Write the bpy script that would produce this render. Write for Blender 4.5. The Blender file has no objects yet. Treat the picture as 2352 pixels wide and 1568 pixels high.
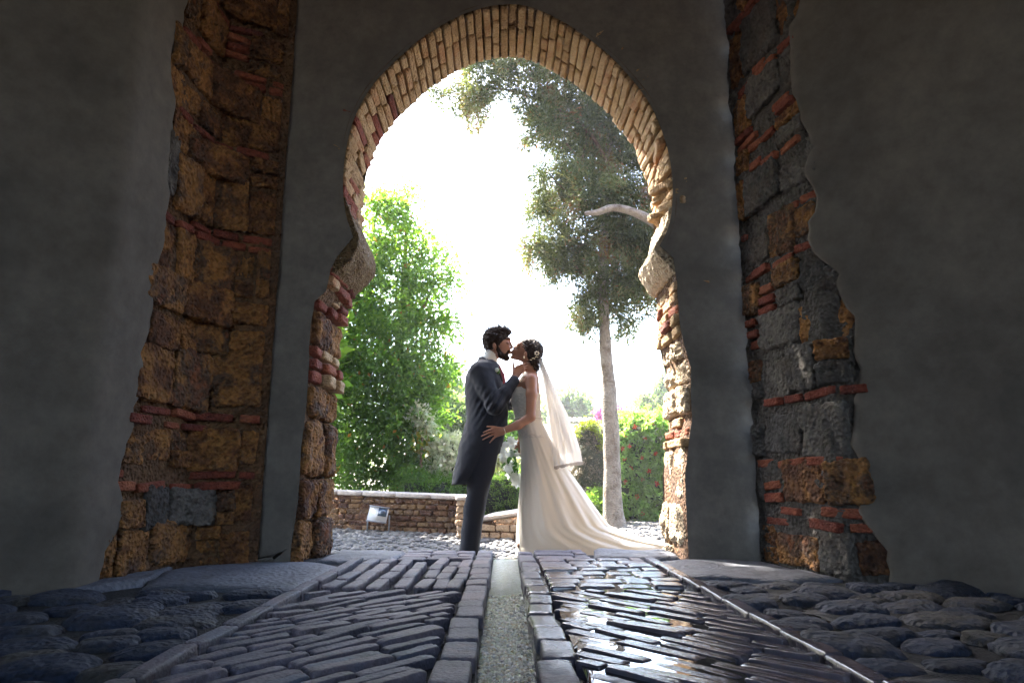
import bpy, math, random
import numpy as np
from mathutils import Vector, Matrix, noise

random.seed(7)
RNG = np.random.default_rng(7)
C = bpy.context.scene.collection
sc = bpy.context.scene

# ---------------------------------------------------------------- camera
TILT = math.radians(11.6)
YAW = math.radians(0.585)          # turned to the right of +Y
EYE = 0.45
cam_d = bpy.data.cameras.new('camera')
cam_d.sensor_width = 36
cam_d.lens = 24
cam_d.clip_start = 0.05
cam_d.clip_end = 2000
cam = bpy.data.objects.new('camera', cam_d)
C.objects.link(cam)
cam.location = (0, 0, EYE)
cam.rotation_euler = (math.pi / 2 + TILT, 0, -YAW)
sc.camera = cam

# ---------------------------------------------------------------- sky, sun, exposure
SUN = Vector((-0.5, 0.62, 1.0)).normalized()
EL = math.asin(SUN.z)
AZ = math.atan2(SUN.x, SUN.y)      # clockwise from +Y
world = bpy.data.worlds.new('World')
sc.world = world
world.use_nodes = True
wn = world.node_tree
wn.nodes.clear()
sky = wn.nodes.new('ShaderNodeTexSky')
sky.sky_type = 'NISHITA'
sky.sun_disc = False
sky.sun_elevation = EL
sky.sun_rotation = AZ
sky.air_density = 1.0
sky.dust_density = 2.5
sky.ozone_density = 1.0
bg = wn.nodes.new('ShaderNodeBackground')
bg.inputs['Strength'].default_value = 0.15
wo = wn.nodes.new('ShaderNodeOutputWorld')
wn.links.new(sky.outputs[0], bg.inputs[0])
wn.links.new(bg.outputs[0], wo.inputs[0])
sun_d = bpy.data.lights.new('sun', 'SUN')
sun_d.energy = 4.5
sun_d.angle = math.radians(0.55)
sun_d.color = (1.0, 0.93, 0.82)
sun = bpy.data.objects.new('sun', sun_d)
C.objects.link(sun)
sun.rotation_euler = SUN.to_track_quat('Z', 'Y').to_euler()
sun.location = (-10, 20, 30)
sc.view_settings.view_transform = 'Standard'
sc.view_settings.look = 'None'
sc.view_settings.gamma = 1
sc.view_settings.use_curve_mapping = False
sc.view_settings.exposure = 3.5
sc.render.engine = 'CYCLES'
sc.cycles.max_bounces = 7
sc.cycles.diffuse_bounces = 5
sc.cycles.transparent_max_bounces = 24
sc.cycles.use_denoising = True
sc.cycles.caustics_reflective = False
sc.cycles.caustics_refractive = False
sc.cycles.sample_clamp_indirect = 6

# ---------------------------------------------------------------- picture point -> place at depth Y
FPX = 2352 * 24 / 36
_F = Vector((math.sin(YAW) * math.cos(TILT), math.cos(YAW) * math.cos(TILT), math.sin(TILT)))
_R = Vector((math.cos(YAW), -math.sin(YAW), 0))
_U = _R.cross(_F)


def at(dx, dy, Y):
    d = _F + _R * ((dx - 1176) / FPX) + _U * ((784 - dy) / FPX)
    t = Y / d.y
    return Vector((d.x * t, Y, EYE + d.z * t))


# ---------------------------------------------------------------- materials
def node_mat(name):
    m = bpy.data.materials.new(name)
    m.use_nodes = True
    nt = m.node_tree
    nt.nodes.clear()
    out = nt.nodes.new('ShaderNodeOutputMaterial')
    return m, nt, out


def ramp(nt, cols, fac, interp='LINEAR'):
    r = nt.nodes.new('ShaderNodeValToRGB')
    r.color_ramp.interpolation = interp
    el = r.color_ramp.elements
    while len(el) < len(cols):
        el.new(0.5)
    for i, c in enumerate(cols):
        p, col = c if isinstance(c[1], (tuple, list)) else (i / (len(cols) - 1), c)
        el[i].position = p
        el[i].color = (*col, 1)
    nt.links.new(fac, r.inputs[0])
    return r.outputs[0]


def math_n(nt, op, a, b=None, c=None, clamp=False):
    n = nt.nodes.new('ShaderNodeMath')
    n.operation = op
    n.use_clamp = clamp
    for i, v in enumerate((a, b, c)):
        if v is None:
            continue
        if isinstance(v, (int, float)):
            n.inputs[i].default_value = v
        else:
            nt.links.new(v, n.inputs[i])
    return n.outputs[0]


def noise_n(nt, vec, scale, detail=6, rough=0.6, dist=0.0):
    n = nt.nodes.new('ShaderNodeTexNoise')
    n.inputs['Scale'].default_value = scale
    n.inputs['Detail'].default_value = detail
    n.inputs['Roughness'].default_value = rough
    n.inputs['Distortion'].default_value = dist
    nt.links.new(vec, n.inputs['Vector'])
    return n


def mix_rgb(nt, fac, a, b, mode='MIX'):
    n = nt.nodes.new('ShaderNodeMix')
    n.data_type = 'RGBA'
    n.blend_type = mode
    n.clamp_factor = True
    for i, v in ((0, fac), (6, a), (7, b)):
        if isinstance(v, (int, float)):
            n.inputs[i].default_value = v
        elif isinstance(v, (tuple, list)):
            n.inputs[i].default_value = (*v, 1)
        else:
            nt.links.new(v, n.inputs[i])
    return n.outputs[2]


def stone_mat(name, cols, scale=6, rough=0.9, bump=0.6, bscale=40, pits=0.5, rand=0.5, dirt=None, wet=None,
              patina=None, bdist=0.02, moss=None):
    """weathered mineral surface; each piece picks its own place on the ramp"""
    m, nt, out = node_mat(name)
    geo = nt.nodes.new('ShaderNodeNewGeometry')
    pos = geo.outputs['Position']
    info = nt.nodes.new('ShaderNodeObjectInfo')
    rnd = info.outputs['Random']
    off = nt.nodes.new('ShaderNodeVectorMath')
    off.operation = 'MULTIPLY_ADD'
    comb = nt.nodes.new('ShaderNodeCombineXYZ')
    for i in range(3):
        nt.links.new(rnd, comb.inputs[i])
    nt.links.new(comb.outputs[0], off.inputs[0])
    off.inputs[1].default_value = (13, 7, 5)
    nt.links.new(pos, off.inputs[2])
    p = off.outputs[0]
    n1 = noise_n(nt, p, scale, 8, 0.65, 0.3)
    a = math_n(nt, 'MULTIPLY', rnd, rand)
    b = math_n(nt, 'MULTIPLY', n1.outputs[0], 1.6)
    b = math_n(nt, 'SUBTRACT', b, 0.3 + rand * 0.5)
    f = math_n(nt, 'ADD', a, b, clamp=True)
    col = ramp(nt, cols, f)
    n2 = noise_n(nt, p, bscale, 8, 0.7)
    grain = math_n(nt, 'MULTIPLY_ADD', n2.outputs[0], 1.1, 0.45)
    col = mix_rgb(nt, 1.0, col, grain_rgb(nt, grain), 'MULTIPLY')
    if dirt:
        n3 = noise_n(nt, pos, dirt[1], 5, 0.6)
        k = math_n(nt, 'MULTIPLY_ADD', n3.outputs[0], 5, -2.5, clamp=True)
        k = math_n(nt, 'MULTIPLY', k, dirt[2])
        col = mix_rgb(nt, k, col, dirt[0])
    if moss:
        n3 = noise_n(nt, pos, moss[1], 4, 0.7)
        k = math_n(nt, 'MULTIPLY_ADD', n3.outputs[0], 9, -5.4, clamp=True)
        col = mix_rgb(nt, math_n(nt, 'MULTIPLY', k, moss[2]), col, moss[0])
    vor = nt.nodes.new('ShaderNodeTexVoronoi')
    vor.inputs['Scale'].default_value = bscale * 1.3
    nt.links.new(p, vor.inputs['Vector'])
    pit = math_n(nt, 'MULTIPLY_ADD', vor.outputs['Distance'], 1.6, 0.0, clamp=True)
    h = math_n(nt, 'MULTIPLY', pit, pits)
    h = math_n(nt, 'ADD', h, math_n(nt, 'MULTIPLY', n2.outputs[0], 1.0))
    h = math_n(nt, 'ADD', h, math_n(nt, 'MULTIPLY', n1.outputs[0], 1.2))
    bp = nt.nodes.new('ShaderNodeBump')
    bp.inputs['Strength'].default_value = bump
    bp.inputs['Distance'].default_value = bdist
    nt.links.new(h, bp.inputs['Height'])
    bs = nt.nodes.new('ShaderNodeBsdfPrincipled')
    bs.inputs['Roughness'].default_value = rough
    bs.inputs['Specular IOR Level'].default_value = 0.4
    nt.links.new(bp.outputs[0], bs.inputs['Normal'])
    if wet:
        # real water film: an island-shaped area of the floor is wet
        sep = nt.nodes.new('ShaderNodeSeparateXYZ')
        nt.links.new(pos, sep.inputs[0])
        x, y, z = sep.outputs
        nw = noise_n(nt, pos, 3.2, 4, 0.6, 0.6)
        cx, cy, rx, ry, amt = wet
        ex = math_n(nt, 'DIVIDE', math_n(nt, 'SUBTRACT', x, cx), rx)
        ey = math_n(nt, 'DIVIDE', math_n(nt, 'SUBTRACT', y, cy), ry)
        r2 = math_n(nt, 'ADD', math_n(nt, 'MULTIPLY', ex, ex), math_n(nt, 'MULTIPLY', ey, ey))
        k = math_n(nt, 'SUBTRACT', 1.25, r2)
        k = math_n(nt, 'ADD', k, math_n(nt, 'MULTIPLY_ADD', nw.outputs[0], 2.2, -1.1))
        k = math_n(nt, 'MULTIPLY', k, 2.5, clamp=True)
        k = math_n(nt, 'MULTIPLY', k, amt)
        col = mix_rgb(nt, math_n(nt, 'MULTIPLY', k, 0.25), col, (0.008, 0.009, 0.012))
        rr = math_n(nt, 'MULTIPLY_ADD', k, -(rough - 0.15), rough)
        nt.links.new(rr, bs.inputs['Roughness'])
        nt.links.new(math_n(nt, 'MULTIPLY_ADD', k, 0.6, 0.4), bs.inputs['Specular IOR Level'])
        nt.links.new(math_n(nt, 'MULTIPLY_ADD', k, -bump * 0.65, bump), bp.inputs['Strength'])
    nt.links.new(col, bs.inputs['Base Color'])
    nt.links.new(bs.outputs[0], out.inputs[0])
    return m


def grain_rgb(nt, f):
    c = nt.nodes.new('ShaderNodeCombineColor')
    for i in range(3):
        nt.links.new(f, c.inputs[i])
    return c.outputs[0]


def leaf_mat(name, cols, trans=0.45, rough=0.5, tcol=1.3):
    m, nt, out = node_mat(name)
    a = nt.nodes.new('ShaderNodeAttribute')
    a.attribute_name = 'tint'
    col = ramp(nt, cols, a.outputs['Fac'])
    bs = nt.nodes.new('ShaderNodeBsdfPrincipled')
    bs.inputs['Roughness'].default_value = rough
    bs.inputs['Specular IOR Level'].default_value = 0.35
    nt.links.new(col, bs.inputs['Base Color'])
    tr = nt.nodes.new('ShaderNodeBsdfTranslucent')
    tc = mix_rgb(nt, 1.0, col, (tcol * 1.1, tcol * 1.15, tcol * 0.55), 'MULTIPLY')
    nt.links.new(tc, tr.inputs[0])
    mx = nt.nodes.new('ShaderNodeMixShader')
    mx.inputs[0].default_value = trans
    nt.links.new(bs.outputs[0], mx.inputs[1])
    nt.links.new(tr.outputs[0], mx.inputs[2])
    nt.links.new(mx.outputs[0], out.inputs[0])
    return m


def cloth_mat(name, col, rough=0.8, sheen=0.3, weave=0.0, spec=0.3, var=None, trans=0.0, alpha=1.0, vscale=5):
    m, nt, out = node_mat(name)
    geo = nt.nodes.new('ShaderNodeNewGeometry')
    bs = nt.nodes.new('ShaderNodeBsdfPrincipled')
    bs.inputs['Base Color'].default_value = (*col, 1)
    bs.inputs['Roughness'].default_value = rough
    bs.inputs['Specular IOR Level'].default_value = spec
    bs.inputs['Sheen Weight'].default_value = sheen
    if var:
        n = noise_n(nt, geo.outputs['Position'], vscale, 6, 0.6)
        nt.links.new(ramp(nt, [(0.35, var), (0.65, col)], n.outputs[0]), bs.inputs['Base Color'])
    if weave:
        n = noise_n(nt, geo.outputs['Position'], 60, 5, 0.6)
        bp = nt.nodes.new('ShaderNodeBump')
        bp.inputs['Strength'].default_value = weave
        bp.inputs['Distance'].default_value = 0.01
        nt.links.new(n.outputs[0], bp.inputs['Height'])
        nt.links.new(bp.outputs[0], bs.inputs['Normal'])
    last = bs.outputs[0]
    if trans:
        tr = nt.nodes.new('ShaderNodeBsdfTranslucent')
        tr.inputs[0].default_value = (*col, 1)
        mx = nt.nodes.new('ShaderNodeMixShader')
        mx.inputs[0].default_value = trans
        nt.links.new(last, mx.inputs[1])
        nt.links.new(tr.outputs[0], mx.inputs[2])
        last = mx.outputs[0]
    if alpha < 1:
        tp = nt.nodes.new('ShaderNodeBsdfTransparent')
        mx = nt.nodes.new('ShaderNodeMixShader')
        mx.inputs[0].default_value = alpha
        nt.links.new(tp.outputs[0], mx.inputs[1])
        nt.links.new(last, mx.inputs[2])
        last = mx.outputs[0]
    nt.links.new(last, out.inputs[0])
    return m


# ---------------------------------------------------------------- mesh helpers
def mesh_np(name, V, F, mat=None, smooth=True, tint=None):
    """V (n,3); F list of faces, or an (m,k) array"""
    me = bpy.data.meshes.new(name)
    V = np.asarray(V, dtype=np.float32)
    me.vertices.add(len(V))
    me.vertices.foreach_set('co', V.ravel())
    if isinstance(F, np.ndarray):
        k = F.shape[1]
        me.loops.add(F.size)
        me.loops.foreach_set('vertex_index', F.astype(np.int32).ravel())
        me.polygons.add(len(F))
        me.polygons.foreach_set('loop_start', np.arange(0, F.size, k, dtype=np.int32))
        me.polygons.foreach_set('loop_total', np.full(len(F), k, dtype=np.int32))
    else:
        flat = [i for f in F for i in f]
        me.loops.add(len(flat))
        me.loops.foreach_set('vertex_index', np.array(flat, dtype=np.int32))
        ln = np.array([len(f) for f in F], dtype=np.int32)
        me.polygons.add(len(F))
        me.polygons.foreach_set('loop_start', (np.cumsum(ln) - ln).astype(np.int32))
        me.polygons.foreach_set('loop_total', ln)
    if smooth:
        me.polygons.foreach_set('use_smooth', np.ones(len(F), dtype=bool))
    if tint is not None:
        at_ = me.attributes.new('tint', 'FLOAT', 'POINT')
        at_.data.foreach_set('value', np.asarray(tint, dtype=np.float32))
    me.update(calc_edges=True)
    me.validate()
    if mat:
        me.materials.append(mat)
    return me


def put(name, me, parent=None, loc=None, rot=None, scale=None, **props):
    o = bpy.data.objects.new(name, me)
    C.objects.link(o)
    if parent is not None:
        o.parent = parent
    if loc is not None:
        o.location = loc
    if rot is not None:
        if isinstance(rot, Matrix):
            o.rotation_euler = rot.to_euler()
        else:
            o.rotation_euler = rot
    if scale is not None:
        o.scale = scale
    for k, v in props.items():
        o[k] = v
    return o


def thing(name, label, cat, loc=(0, 0, 0), group=None):
    o = bpy.data.objects.new(name, None)
    C.objects.link(o)
    o.location = loc
    o.empty_display_size = 0.1
    o['label'] = label
    o['category'] = cat
    o['kind'] = 'thing'
    if group:
        o['group'] = group
    return o


def rel(V, t):
    return np.asarray(V, dtype=float) - np.array(t.location)


_rc = {}


def rock(seed, n=5, e=5.0, amp=0.06, freq=2.0, flat=0.0):
    """a worn block filling about [-.5,.5]^3"""
    key = (seed, n, e, amp, freq, flat)
    if key in _rc:
        return _rc[key]
    idx = {}
    V = []
    F = []

    def vid(p):
        k = tuple(round(c * 1000) for c in p)
        if k not in idx:
            idx[k] = len(V)
            V.append(p)
        return idx[k]
    for ax in range(3):
        for s in (-1, 1):
            for i in range(n):
                for j in range(n):
                    q = []
                    for (a, b) in ((i, j), (i + 1, j), (i + 1, j + 1), (i, j + 1)):
                        p = [0, 0, 0]
                        p[ax] = s
                        p[(ax + 1) % 3] = -1 + 2 * a / n
                        p[(ax + 2) % 3] = -1 + 2 * b / n
                        q.append(vid(tuple(p)))
                    F.append(q if s > 0 else q[::-1])
    P = np.array(V, dtype=float)
    P = np.sign(P) * np.abs(P) ** 0.85
    r = (np.abs(P) ** e).sum(1) ** (1 / e)
    P = P / r[:, None] * 0.5
    off = Vector((seed * 3.17, seed * 1.71, seed * 0.37))
    for i in range(len(P)):
        v = Vector(P[i])
        d = noise.noise(v * freq + off) * 0.8 + 0.5 * noise.noise(v * freq * 2.3 + off) + 0.3 * noise.noise(v * freq * 5 + off) + (0.16 * noise.noise(v * freq * 9 + off) if n > 15 else 0)
        nn = v.normalized()
        P[i] = v + nn * d * amp
        P[i][2] += flat * noise.noise(v * 1.3 + off * 2)
    _rc[key] = (P, np.array(F))
    return _rc[key]


def rock_meshes(name, mat, count, seed0=0, **kw):
    r = []
    for i in range(count):
        P, F = rock(seed0 + i, **kw)
        r.append(mesh_np(name, P, F, mat))
    return r


def tube(pts, radii, seg=8, closed=True):
    V, F = [], []
    pts = [Vector(p) for p in pts]
    n = len(pts)
    up = Vector((0.13, 0.97, 0.2))
    for i, p in enumerate(pts):
        t = (pts[min(i + 1, n - 1)] - pts[max(i - 1, 0)]).normalized()
        a = t.cross(up)
        if a.length < 1e-3:
            a = t.cross(Vector((1, 0, 0)))
        a.normalize()
        b = t.cross(a)
        for k in range(seg):
            an = 2 * math.pi * k / seg
            V.append(p + (a * math.cos(an) + b * math.sin(an)) * radii[i])
    for i in range(n - 1):
        for k in range(seg):
            k2 = (k + 1) % seg
            F.append([i * seg + k, i * seg + k2, (i + 1) * seg + k2, (i + 1) * seg + k])
    if closed:
        F.append(list(range(seg))[::-1])
        F.append([(n - 1) * seg + k for k in range(seg)])
    return [tuple(v) for v in V], F


def join(parts):
    V, F = [], []
    for v, f in parts:
        o = len(V)
        V.extend([tuple(x) for x in v])
        F.extend([[i + o for i in q] for q in f])
    return V, F


def box(c, s, rot=None):
    V = []
    for x in (-.5, .5):
        for y in (-.5, .5):
            for z in (-.5, .5):
                v = Vector((x * s[0], y * s[1], z * s[2]))
                if rot is not None:
                    v = rot @ v
                V.append(tuple(v + Vector(c)))
    F = [[0, 1, 3, 2], [4, 6, 7, 5], [0, 4, 5, 1], [2, 3, 7, 6], [0, 2, 6, 4], [1, 5, 7, 3]]
    return V, F


def extrude_y(profile, y0, y1, ny=6, jitter=0.0, freq=4):
    """closed XZ profile pushed along Y, subdivided and weathered"""
    V, F = [], []
    n = len(profile)
    for j in range(ny + 1):
        y = y0 + (y1 - y0) * j / ny
        for (x, z) in profile:
            p = Vector((x, y, z))
            d = Vector((noise.noise(p * freq), 0.3 * noise.noise(p * freq + Vector((9, 0, 0))), noise.noise(p * freq + Vector((0, 7, 0))))) * jitter
            V.append(tuple(p + d))
    for j in range(ny):
        for i in range(n):
            i2 = (i + 1) % n
            F.append([j * n + i, j * n + i2, (j + 1) * n + i2, (j + 1) * n + i])
    F.append(list(range(n))[::-1])
    F.append([ny * n + i for i in range(n)])
    return V, F


# ---------------------------------------------------------------- signed-distance figures
class Field:
    def __init__(s, lo, hi, h):
        s.lo = np.array(lo, float)
        s.h = h
        s.n = np.ceil((np.array(hi, float) - s.lo) / h).astype(int) + 1
        s.V = np.full(s.n, 0.5, dtype=np.float32)
        s.ax = [s.lo[i] + np.arange(s.n[i]) * h for i in range(3)]

    def sub(s, lo, hi, pad):
        a = np.clip(np.floor((np.array(lo) - pad - s.lo) / s.h).astype(int), 0, s.n - 1)
        b = np.clip(np.ceil((np.array(hi) + pad - s.lo) / s.h).astype(int) + 1, 1, s.n)
        sl = tuple(slice(a[i], max(b[i], a[i] + 1)) for i in range(3))
        g = np.meshgrid(*[s.ax[i][sl[i]].astype(np.float32) for i in range(3)], indexing='ij', sparse=True)
        return sl, g

    def mergein(s, sl, d, k, mode):
        a = s.V[sl]
        if mode == 'sub':
            d = -d
            if k > 0:
                h = np.clip(.5 - .5 * (d - a) / k, 0, 1)
                s.V[sl] = d * (1 - h) + a * h + k * h * (1 - h)
                # smooth max
                s.V[sl] = np.maximum(s.V[sl], np.maximum(a, d))
            else:
                s.V[sl] = np.maximum(a, d)
            return
        if k > 0:
            h = np.clip(.5 + .5 * (a - d) / k, 0, 1)
            s.V[sl] = a + (d - a) * h - k * h * (1 - h)
        else:
            s.V[sl] = np.minimum(a, d)

    def cone(s, p, r1, q, r2, k=0.02, mode='add'):
        p, q = np.array(p, float), np.array(q, float)
        r = max(r1, r2)
        sl, (X, Y, Z) = s.sub(np.minimum(p, q) - r, np.maximum(p, q) + r, k + 0.03)
        d = q - p
        L2 = max((d * d).sum(), 1e-9)
        t = np.clip(((X - p[0]) * d[0] + (Y - p[1]) * d[1] + (Z - p[2]) * d[2]) / L2, 0, 1)
        dist = np.sqrt((X - p[0] - t * d[0]) ** 2 + (Y - p[1] - t * d[1]) ** 2 + (Z - p[2] - t * d[2]) ** 2) - (r1 + (r2 - r1) * t)
        s.mergein(sl, dist, k, mode)

    def chain(s, pts, rs, k=0.02):
        for i in range(len(pts) - 1):
            s.cone(pts[i], rs[i], pts[i + 1], rs[i + 1], k)

    def ell(s, c, r, k=0.02, rot=None, mode='add'):
        c = np.array(c, float)
        r = np.array(r, float)
        m = r.max()
        sl, (X, Y, Z) = s.sub(c - m, c + m, k + 0.03)
        x, y, z = X - c[0], Y - c[1], Z - c[2]
        if rot is not None:
            Rm = np.array(rot.inverted() if hasattr(rot, 'inverted') else rot)
            x, y, z = (Rm[i][0] * x + Rm[i][1] * y + Rm[i][2] * z for i in range(3))
        q = np.sqrt((x / r[0]) ** 2 + (y / r[1]) ** 2 + (z / r[2]) ** 2)
        q2 = np.sqrt((x / r[0] ** 2) ** 2 + (y / r[1] ** 2) ** 2 + (z / r[2] ** 2) ** 2)
        dist = q * (q - 1) / np.maximum(q2, 1e-6)
        s.mergein(sl, dist, k, mode)

    def loft(s, rings, k=0.02, mode='add'):
        """rings: (z, xc, yc, a, b) from low to high; soft elliptical column"""
        R = np.array(sorted(rings), float)
        a = R[:, 3].max()
        b = R[:, 4].max()
        lo = (R[:, 1].min() - a, R[:, 2].min() - b, R[0, 0])
        hi = (R[:, 1].max() + a, R[:, 2].max() + b, R[-1, 0])
        sl, (X, Y, Z) = s.sub(lo, hi, k + 0.03)
        z = np.clip(Z, R[0, 0], R[-1, 0])
        xc, yc, aa, bb = (np.interp(z, R[:, 0], R[:, i]).astype(np.float32) for i in (1, 2, 3, 4))
        q = np.sqrt(((X - xc) / aa) ** 2 + ((Y - yc) / bb) ** 2)
        d = (q - 1) * np.minimum(aa, bb)
        d = np.maximum(d, np.abs(Z - (R[0, 0] + R[-1, 0]) / 2) - (R[-1, 0] - R[0, 0]) / 2)
        s.mergein(sl, d, k, mode)

    def mesh(s, smooth_pass=1):
        V = s.V
        ins = V < 0
        nx, ny, nz = V.shape
        cx = np.zeros((nx - 1, ny - 1, nz - 1), dtype=np.int8)
        for dx in (0, 1):
            for dy in (0, 1):
                for dz in (0, 1):
                    cx += ins[dx:nx - 1 + dx, dy:ny - 1 + dy, dz:nz - 1 + dz]
        mask = (cx > 0) & (cx < 8)
        I = np.argwhere(mask)
        idx = -np.ones(mask.shape, dtype=np.int64)
        idx[mask] = np.arange(len(I))
        acc = np.zeros((len(I), 3))
        cnt = np.zeros(len(I))
        corners = [(0, 0, 0), (1, 0, 0), (0, 1, 0), (1, 1, 0), (0, 0, 1), (1, 0, 1), (0, 1, 1), (1, 1, 1)]
        for a in corners:
            for ax in range(3):
                if a[ax]:
                    continue
                b = list(a)
                b[ax] = 1
                va = V[I[:, 0] + a[0], I[:, 1] + a[1], I[:, 2] + a[2]]
                vb = V[I[:, 0] + b[0], I[:, 1] + b[1], I[:, 2] + b[2]]
                m = (va < 0) != (vb < 0)
                t = np.where(m, va / np.where(m, va - vb, 1), 0)
                pt = np.array(a, float)[None, :] + t[:, None] * (np.array(b, float) - np.array(a, float))[None, :]
                acc[m] += pt[m]
                cnt[m] += 1
        P = s.lo + (I + acc / cnt[:, None]) * s.h
        faces = []
        for ax in range(3):
            o1, o2 = (ax + 1) % 3, (ax + 2) % 3
            slc_a = [slice(0, None)] * 3
            a = ins.take(range(0, ins.shape[ax] - 1), ax)
            b = ins.take(range(1, ins.shape[ax]), ax)
            E = np.argwhere(a != b)
            E = E[(E[:, o1] > 0) & (E[:, o2] > 0) & (E[:, o1] < ins.shape[o1] - 1) & (E[:, o2] < ins.shape[o2] - 1)]
            q = []
            for (d1, d2) in ((-1, -1), (0, -1), (0, 0), (-1, 0)):
                c = E.copy()
                c[:, o1] += d1
                c[:, o2] += d2
                q.append(idx[c[:, 0], c[:, 1], c[:, 2]])
            Q = np.stack(q, 1)
            flip = ~ins[E[:, 0], E[:, 1], E[:, 2]]
            Q[flip] = Q[flip][:, ::-1]
            faces.append(Q)
        Fq = np.concatenate(faces)
        for _ in range(smooth_pass):
            S = np.zeros_like(P)
            n = np.zeros(len(P))
            for i in range(4):
                j = (i + 1) % 4
                np.add.at(S, Fq[:, i], P[Fq[:, j]])
                np.add.at(n, Fq[:, i], 1)
                np.add.at(S, Fq[:, j], P[Fq[:, i]])
                np.add.at(n, Fq[:, j], 1)
            P = 0.5 * P + 0.5 * S / np.maximum(n, 1)[:, None]
        return P, Fq


# ---------------------------------------------------------------- foliage helpers
def leaves(blobs, n, length, width, clump=0.12, per=14, droop=0.3, tint_lo=0.0, tint_hi=1.0, shell=0.55, seed=1,
           spread=0.8, tint_fn=None, flatten=1.0):
    """blobs: (centre, radii, weight). Small leaf faces gathered in sprays"""
    rng = np.random.default_rng(seed)
    w = np.array([b[2] for b in blobs], float)
    w /= w.sum()
    nc = max(1, n // per)
    bi = rng.choice(len(blobs), nc, p=w)
    cen = np.array([tuple(b[0]) for b in blobs])[bi]
    rad = np.array([tuple(b[1]) for b in blobs])[bi]
    d = rng.normal(size=(nc, 3))
    d /= np.linalg.norm(d, axis=1)[:, None]
    r = shell + (1 - shell) * rng.random(nc) ** 0.7
    r = np.where(rng.random(nc) < 0.3, r * rng.random(nc), r)
    cc = cen + d * rad * r[:, None]
    ct = rng.random(nc)
    # sprays grow outward and a bit down
    ax = d + rng.normal(size=(nc, 3)) * 0.5
    ax[:, 2] -= droop
    ax /= np.linalg.norm(ax, axis=1)[:, None]
    k = np.repeat(np.arange(nc), per)
    t = rng.random(len(k))
    P = cc[k] + ax[k] * (t[:, None] - 0.3) * clump * 2 + rng.normal(size=(len(k), 3)) * clump * 0.33
    L = length * (0.6 + 0.8 * rng.random(len(k)))
    W = width * (0.6 + 0.8 * rng.random(len(k)))
    dr = ax[k] + rng.normal(size=(len(k), 3)) * spread
    dr[:, 2] -= droop * 0.6
    dr /= np.linalg.norm(dr, axis=1)[:, None]
    sd = np.cross(dr, rng.normal(size=(len(k), 3)))
    sd /= np.linalg.norm(sd, axis=1)[:, None] + 1e-9
    nn = np.cross(dr, sd)
    a = P
    b = P + dr * (L * .45)[:, None] + sd * (W * .5)[:, None] + nn * (W * 0.18)[:, None]
    c = P + dr * L[:, None]
    e = P + dr * (L * .45)[:, None] - sd * (W * .5)[:, None] + nn * (W * 0.18)[:, None]
    V = np.stack([a, b, c, e], 1).reshape(-1, 3)
    F = np.arange(len(V)).reshape(-1, 4)
    tt = np.clip(0.6 * ct[k] + 0.4 * rng.random(len(k)), 0, 1) * (tint_hi - tint_lo) + tint_lo
    if tint_fn is not None:
        tt = tint_fn(P, tt, rng)
    return V, F, np.repeat(tt, 4)


def px_blobs(lst, Y, depth=None, jit=0.0, seed=0):
    """(dx, dy, rx, ry[, dY]) picture ellipses -> ellipsoids at their distance"""
    rng = np.random.default_rng(seed)
    out = []
    for b in lst:
        yy = Y + (b[4] if len(b) > 4 else 0) + rng.normal() * jit
        c = at(b[0], b[1], yy)
        k = (at(b[0] + 100, b[1], yy) - c).length / 100
        rx, rz = b[2] * k, b[3] * k
        ry = depth if depth else (rx + rz) / 2
        out.append((c, (rx, ry, rz), b[2] * b[3]))
    return out

# ================================================================ SETTING: passage floor, gate, walls
M_FLOOR = stone_mat('paver_stone', [(0.065, 0.065, 0.09), (0.12, 0.112, 0.145), (0.17, 0.14, 0.16), (0.105, 0.12, 0.165)],
                    scale=7, rough=0.55, bump=0.45, bscale=55, pits=0.35, rand=0.7, wet=(0.62, 2.75, 0.55, 1.35, 1.0),
                    dirt=((0.045, 0.042, 0.042), 5, 0.5))
M_COBBLE = stone_mat('cobble_stone', [(0.010, 0.016, 0.034), (0.020, 0.030, 0.060), (0.034, 0.042, 0.070), (0.060, 0.055, 0.050)],
                     scale=7, rough=0.72, bump=0.9, bscale=34, pits=0.7, rand=0.9, dirt=((0.035, 0.03, 0.026), 9, 0.6))
M_SLAB = stone_mat('slab_stone', [(0.08, 0.088, 0.11), (0.12, 0.128, 0.155), (0.16, 0.16, 0.18)], scale=4, rough=0.65, bump=0.55,
                   bscale=26, pits=0.6, rand=0.3, dirt=((0.07, 0.07, 0.075), 6, 0.6))
M_SKYGLEAM = stone_mat('sky_gleam', [(0.66, 0.66, 0.66), (0.78, 0.78, 0.78)], scale=10, rough=0.6, bump=0.3, bscale=50, rand=0.1)  # near-white colour stands for sky reflected in the channel
M_BED = stone_mat('floor_mortar', [(0.014, 0.014, 0.017), (0.036, 0.033, 0.034)], scale=12, rough=0.95, bump=0.8, bscale=70, rand=0.1,
                  wet=(0.62, 2.75, 0.55, 1.35, 0.9))
M_OCHRE = stone_mat('ochre_sandstone', [(0.035, 0.015, 0.009), (0.13, 0.048, 0.016), (0.36, 0.16, 0.04), (0.09, 0.05, 0.03), (0.24, 0.075, 0.022)], scale=7,
                    bump=1.0, bscale=30, pits=1.2, rand=0.5, bdist=0.035, dirt=((0.12, 0.05, 0.03), 5, 0.6))
M_PALE = stone_mat('pale_sandstone', [(0.36, 0.26, 0.16), (0.50, 0.38, 0.25), (0.56, 0.46, 0.33)], scale=9, bump=0.9, bscale=34,
                   pits=1.2, rand=0.4, bdist=0.03)
M_IMPOST = stone_mat('porous_ochre', [(0.10, 0.06, 0.03), (0.20, 0.12, 0.05), (0.28, 0.19, 0.09)], scale=14, bump=1.0, bscale=45, pits=1.4, rand=0.2, bdist=0.03)
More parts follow.
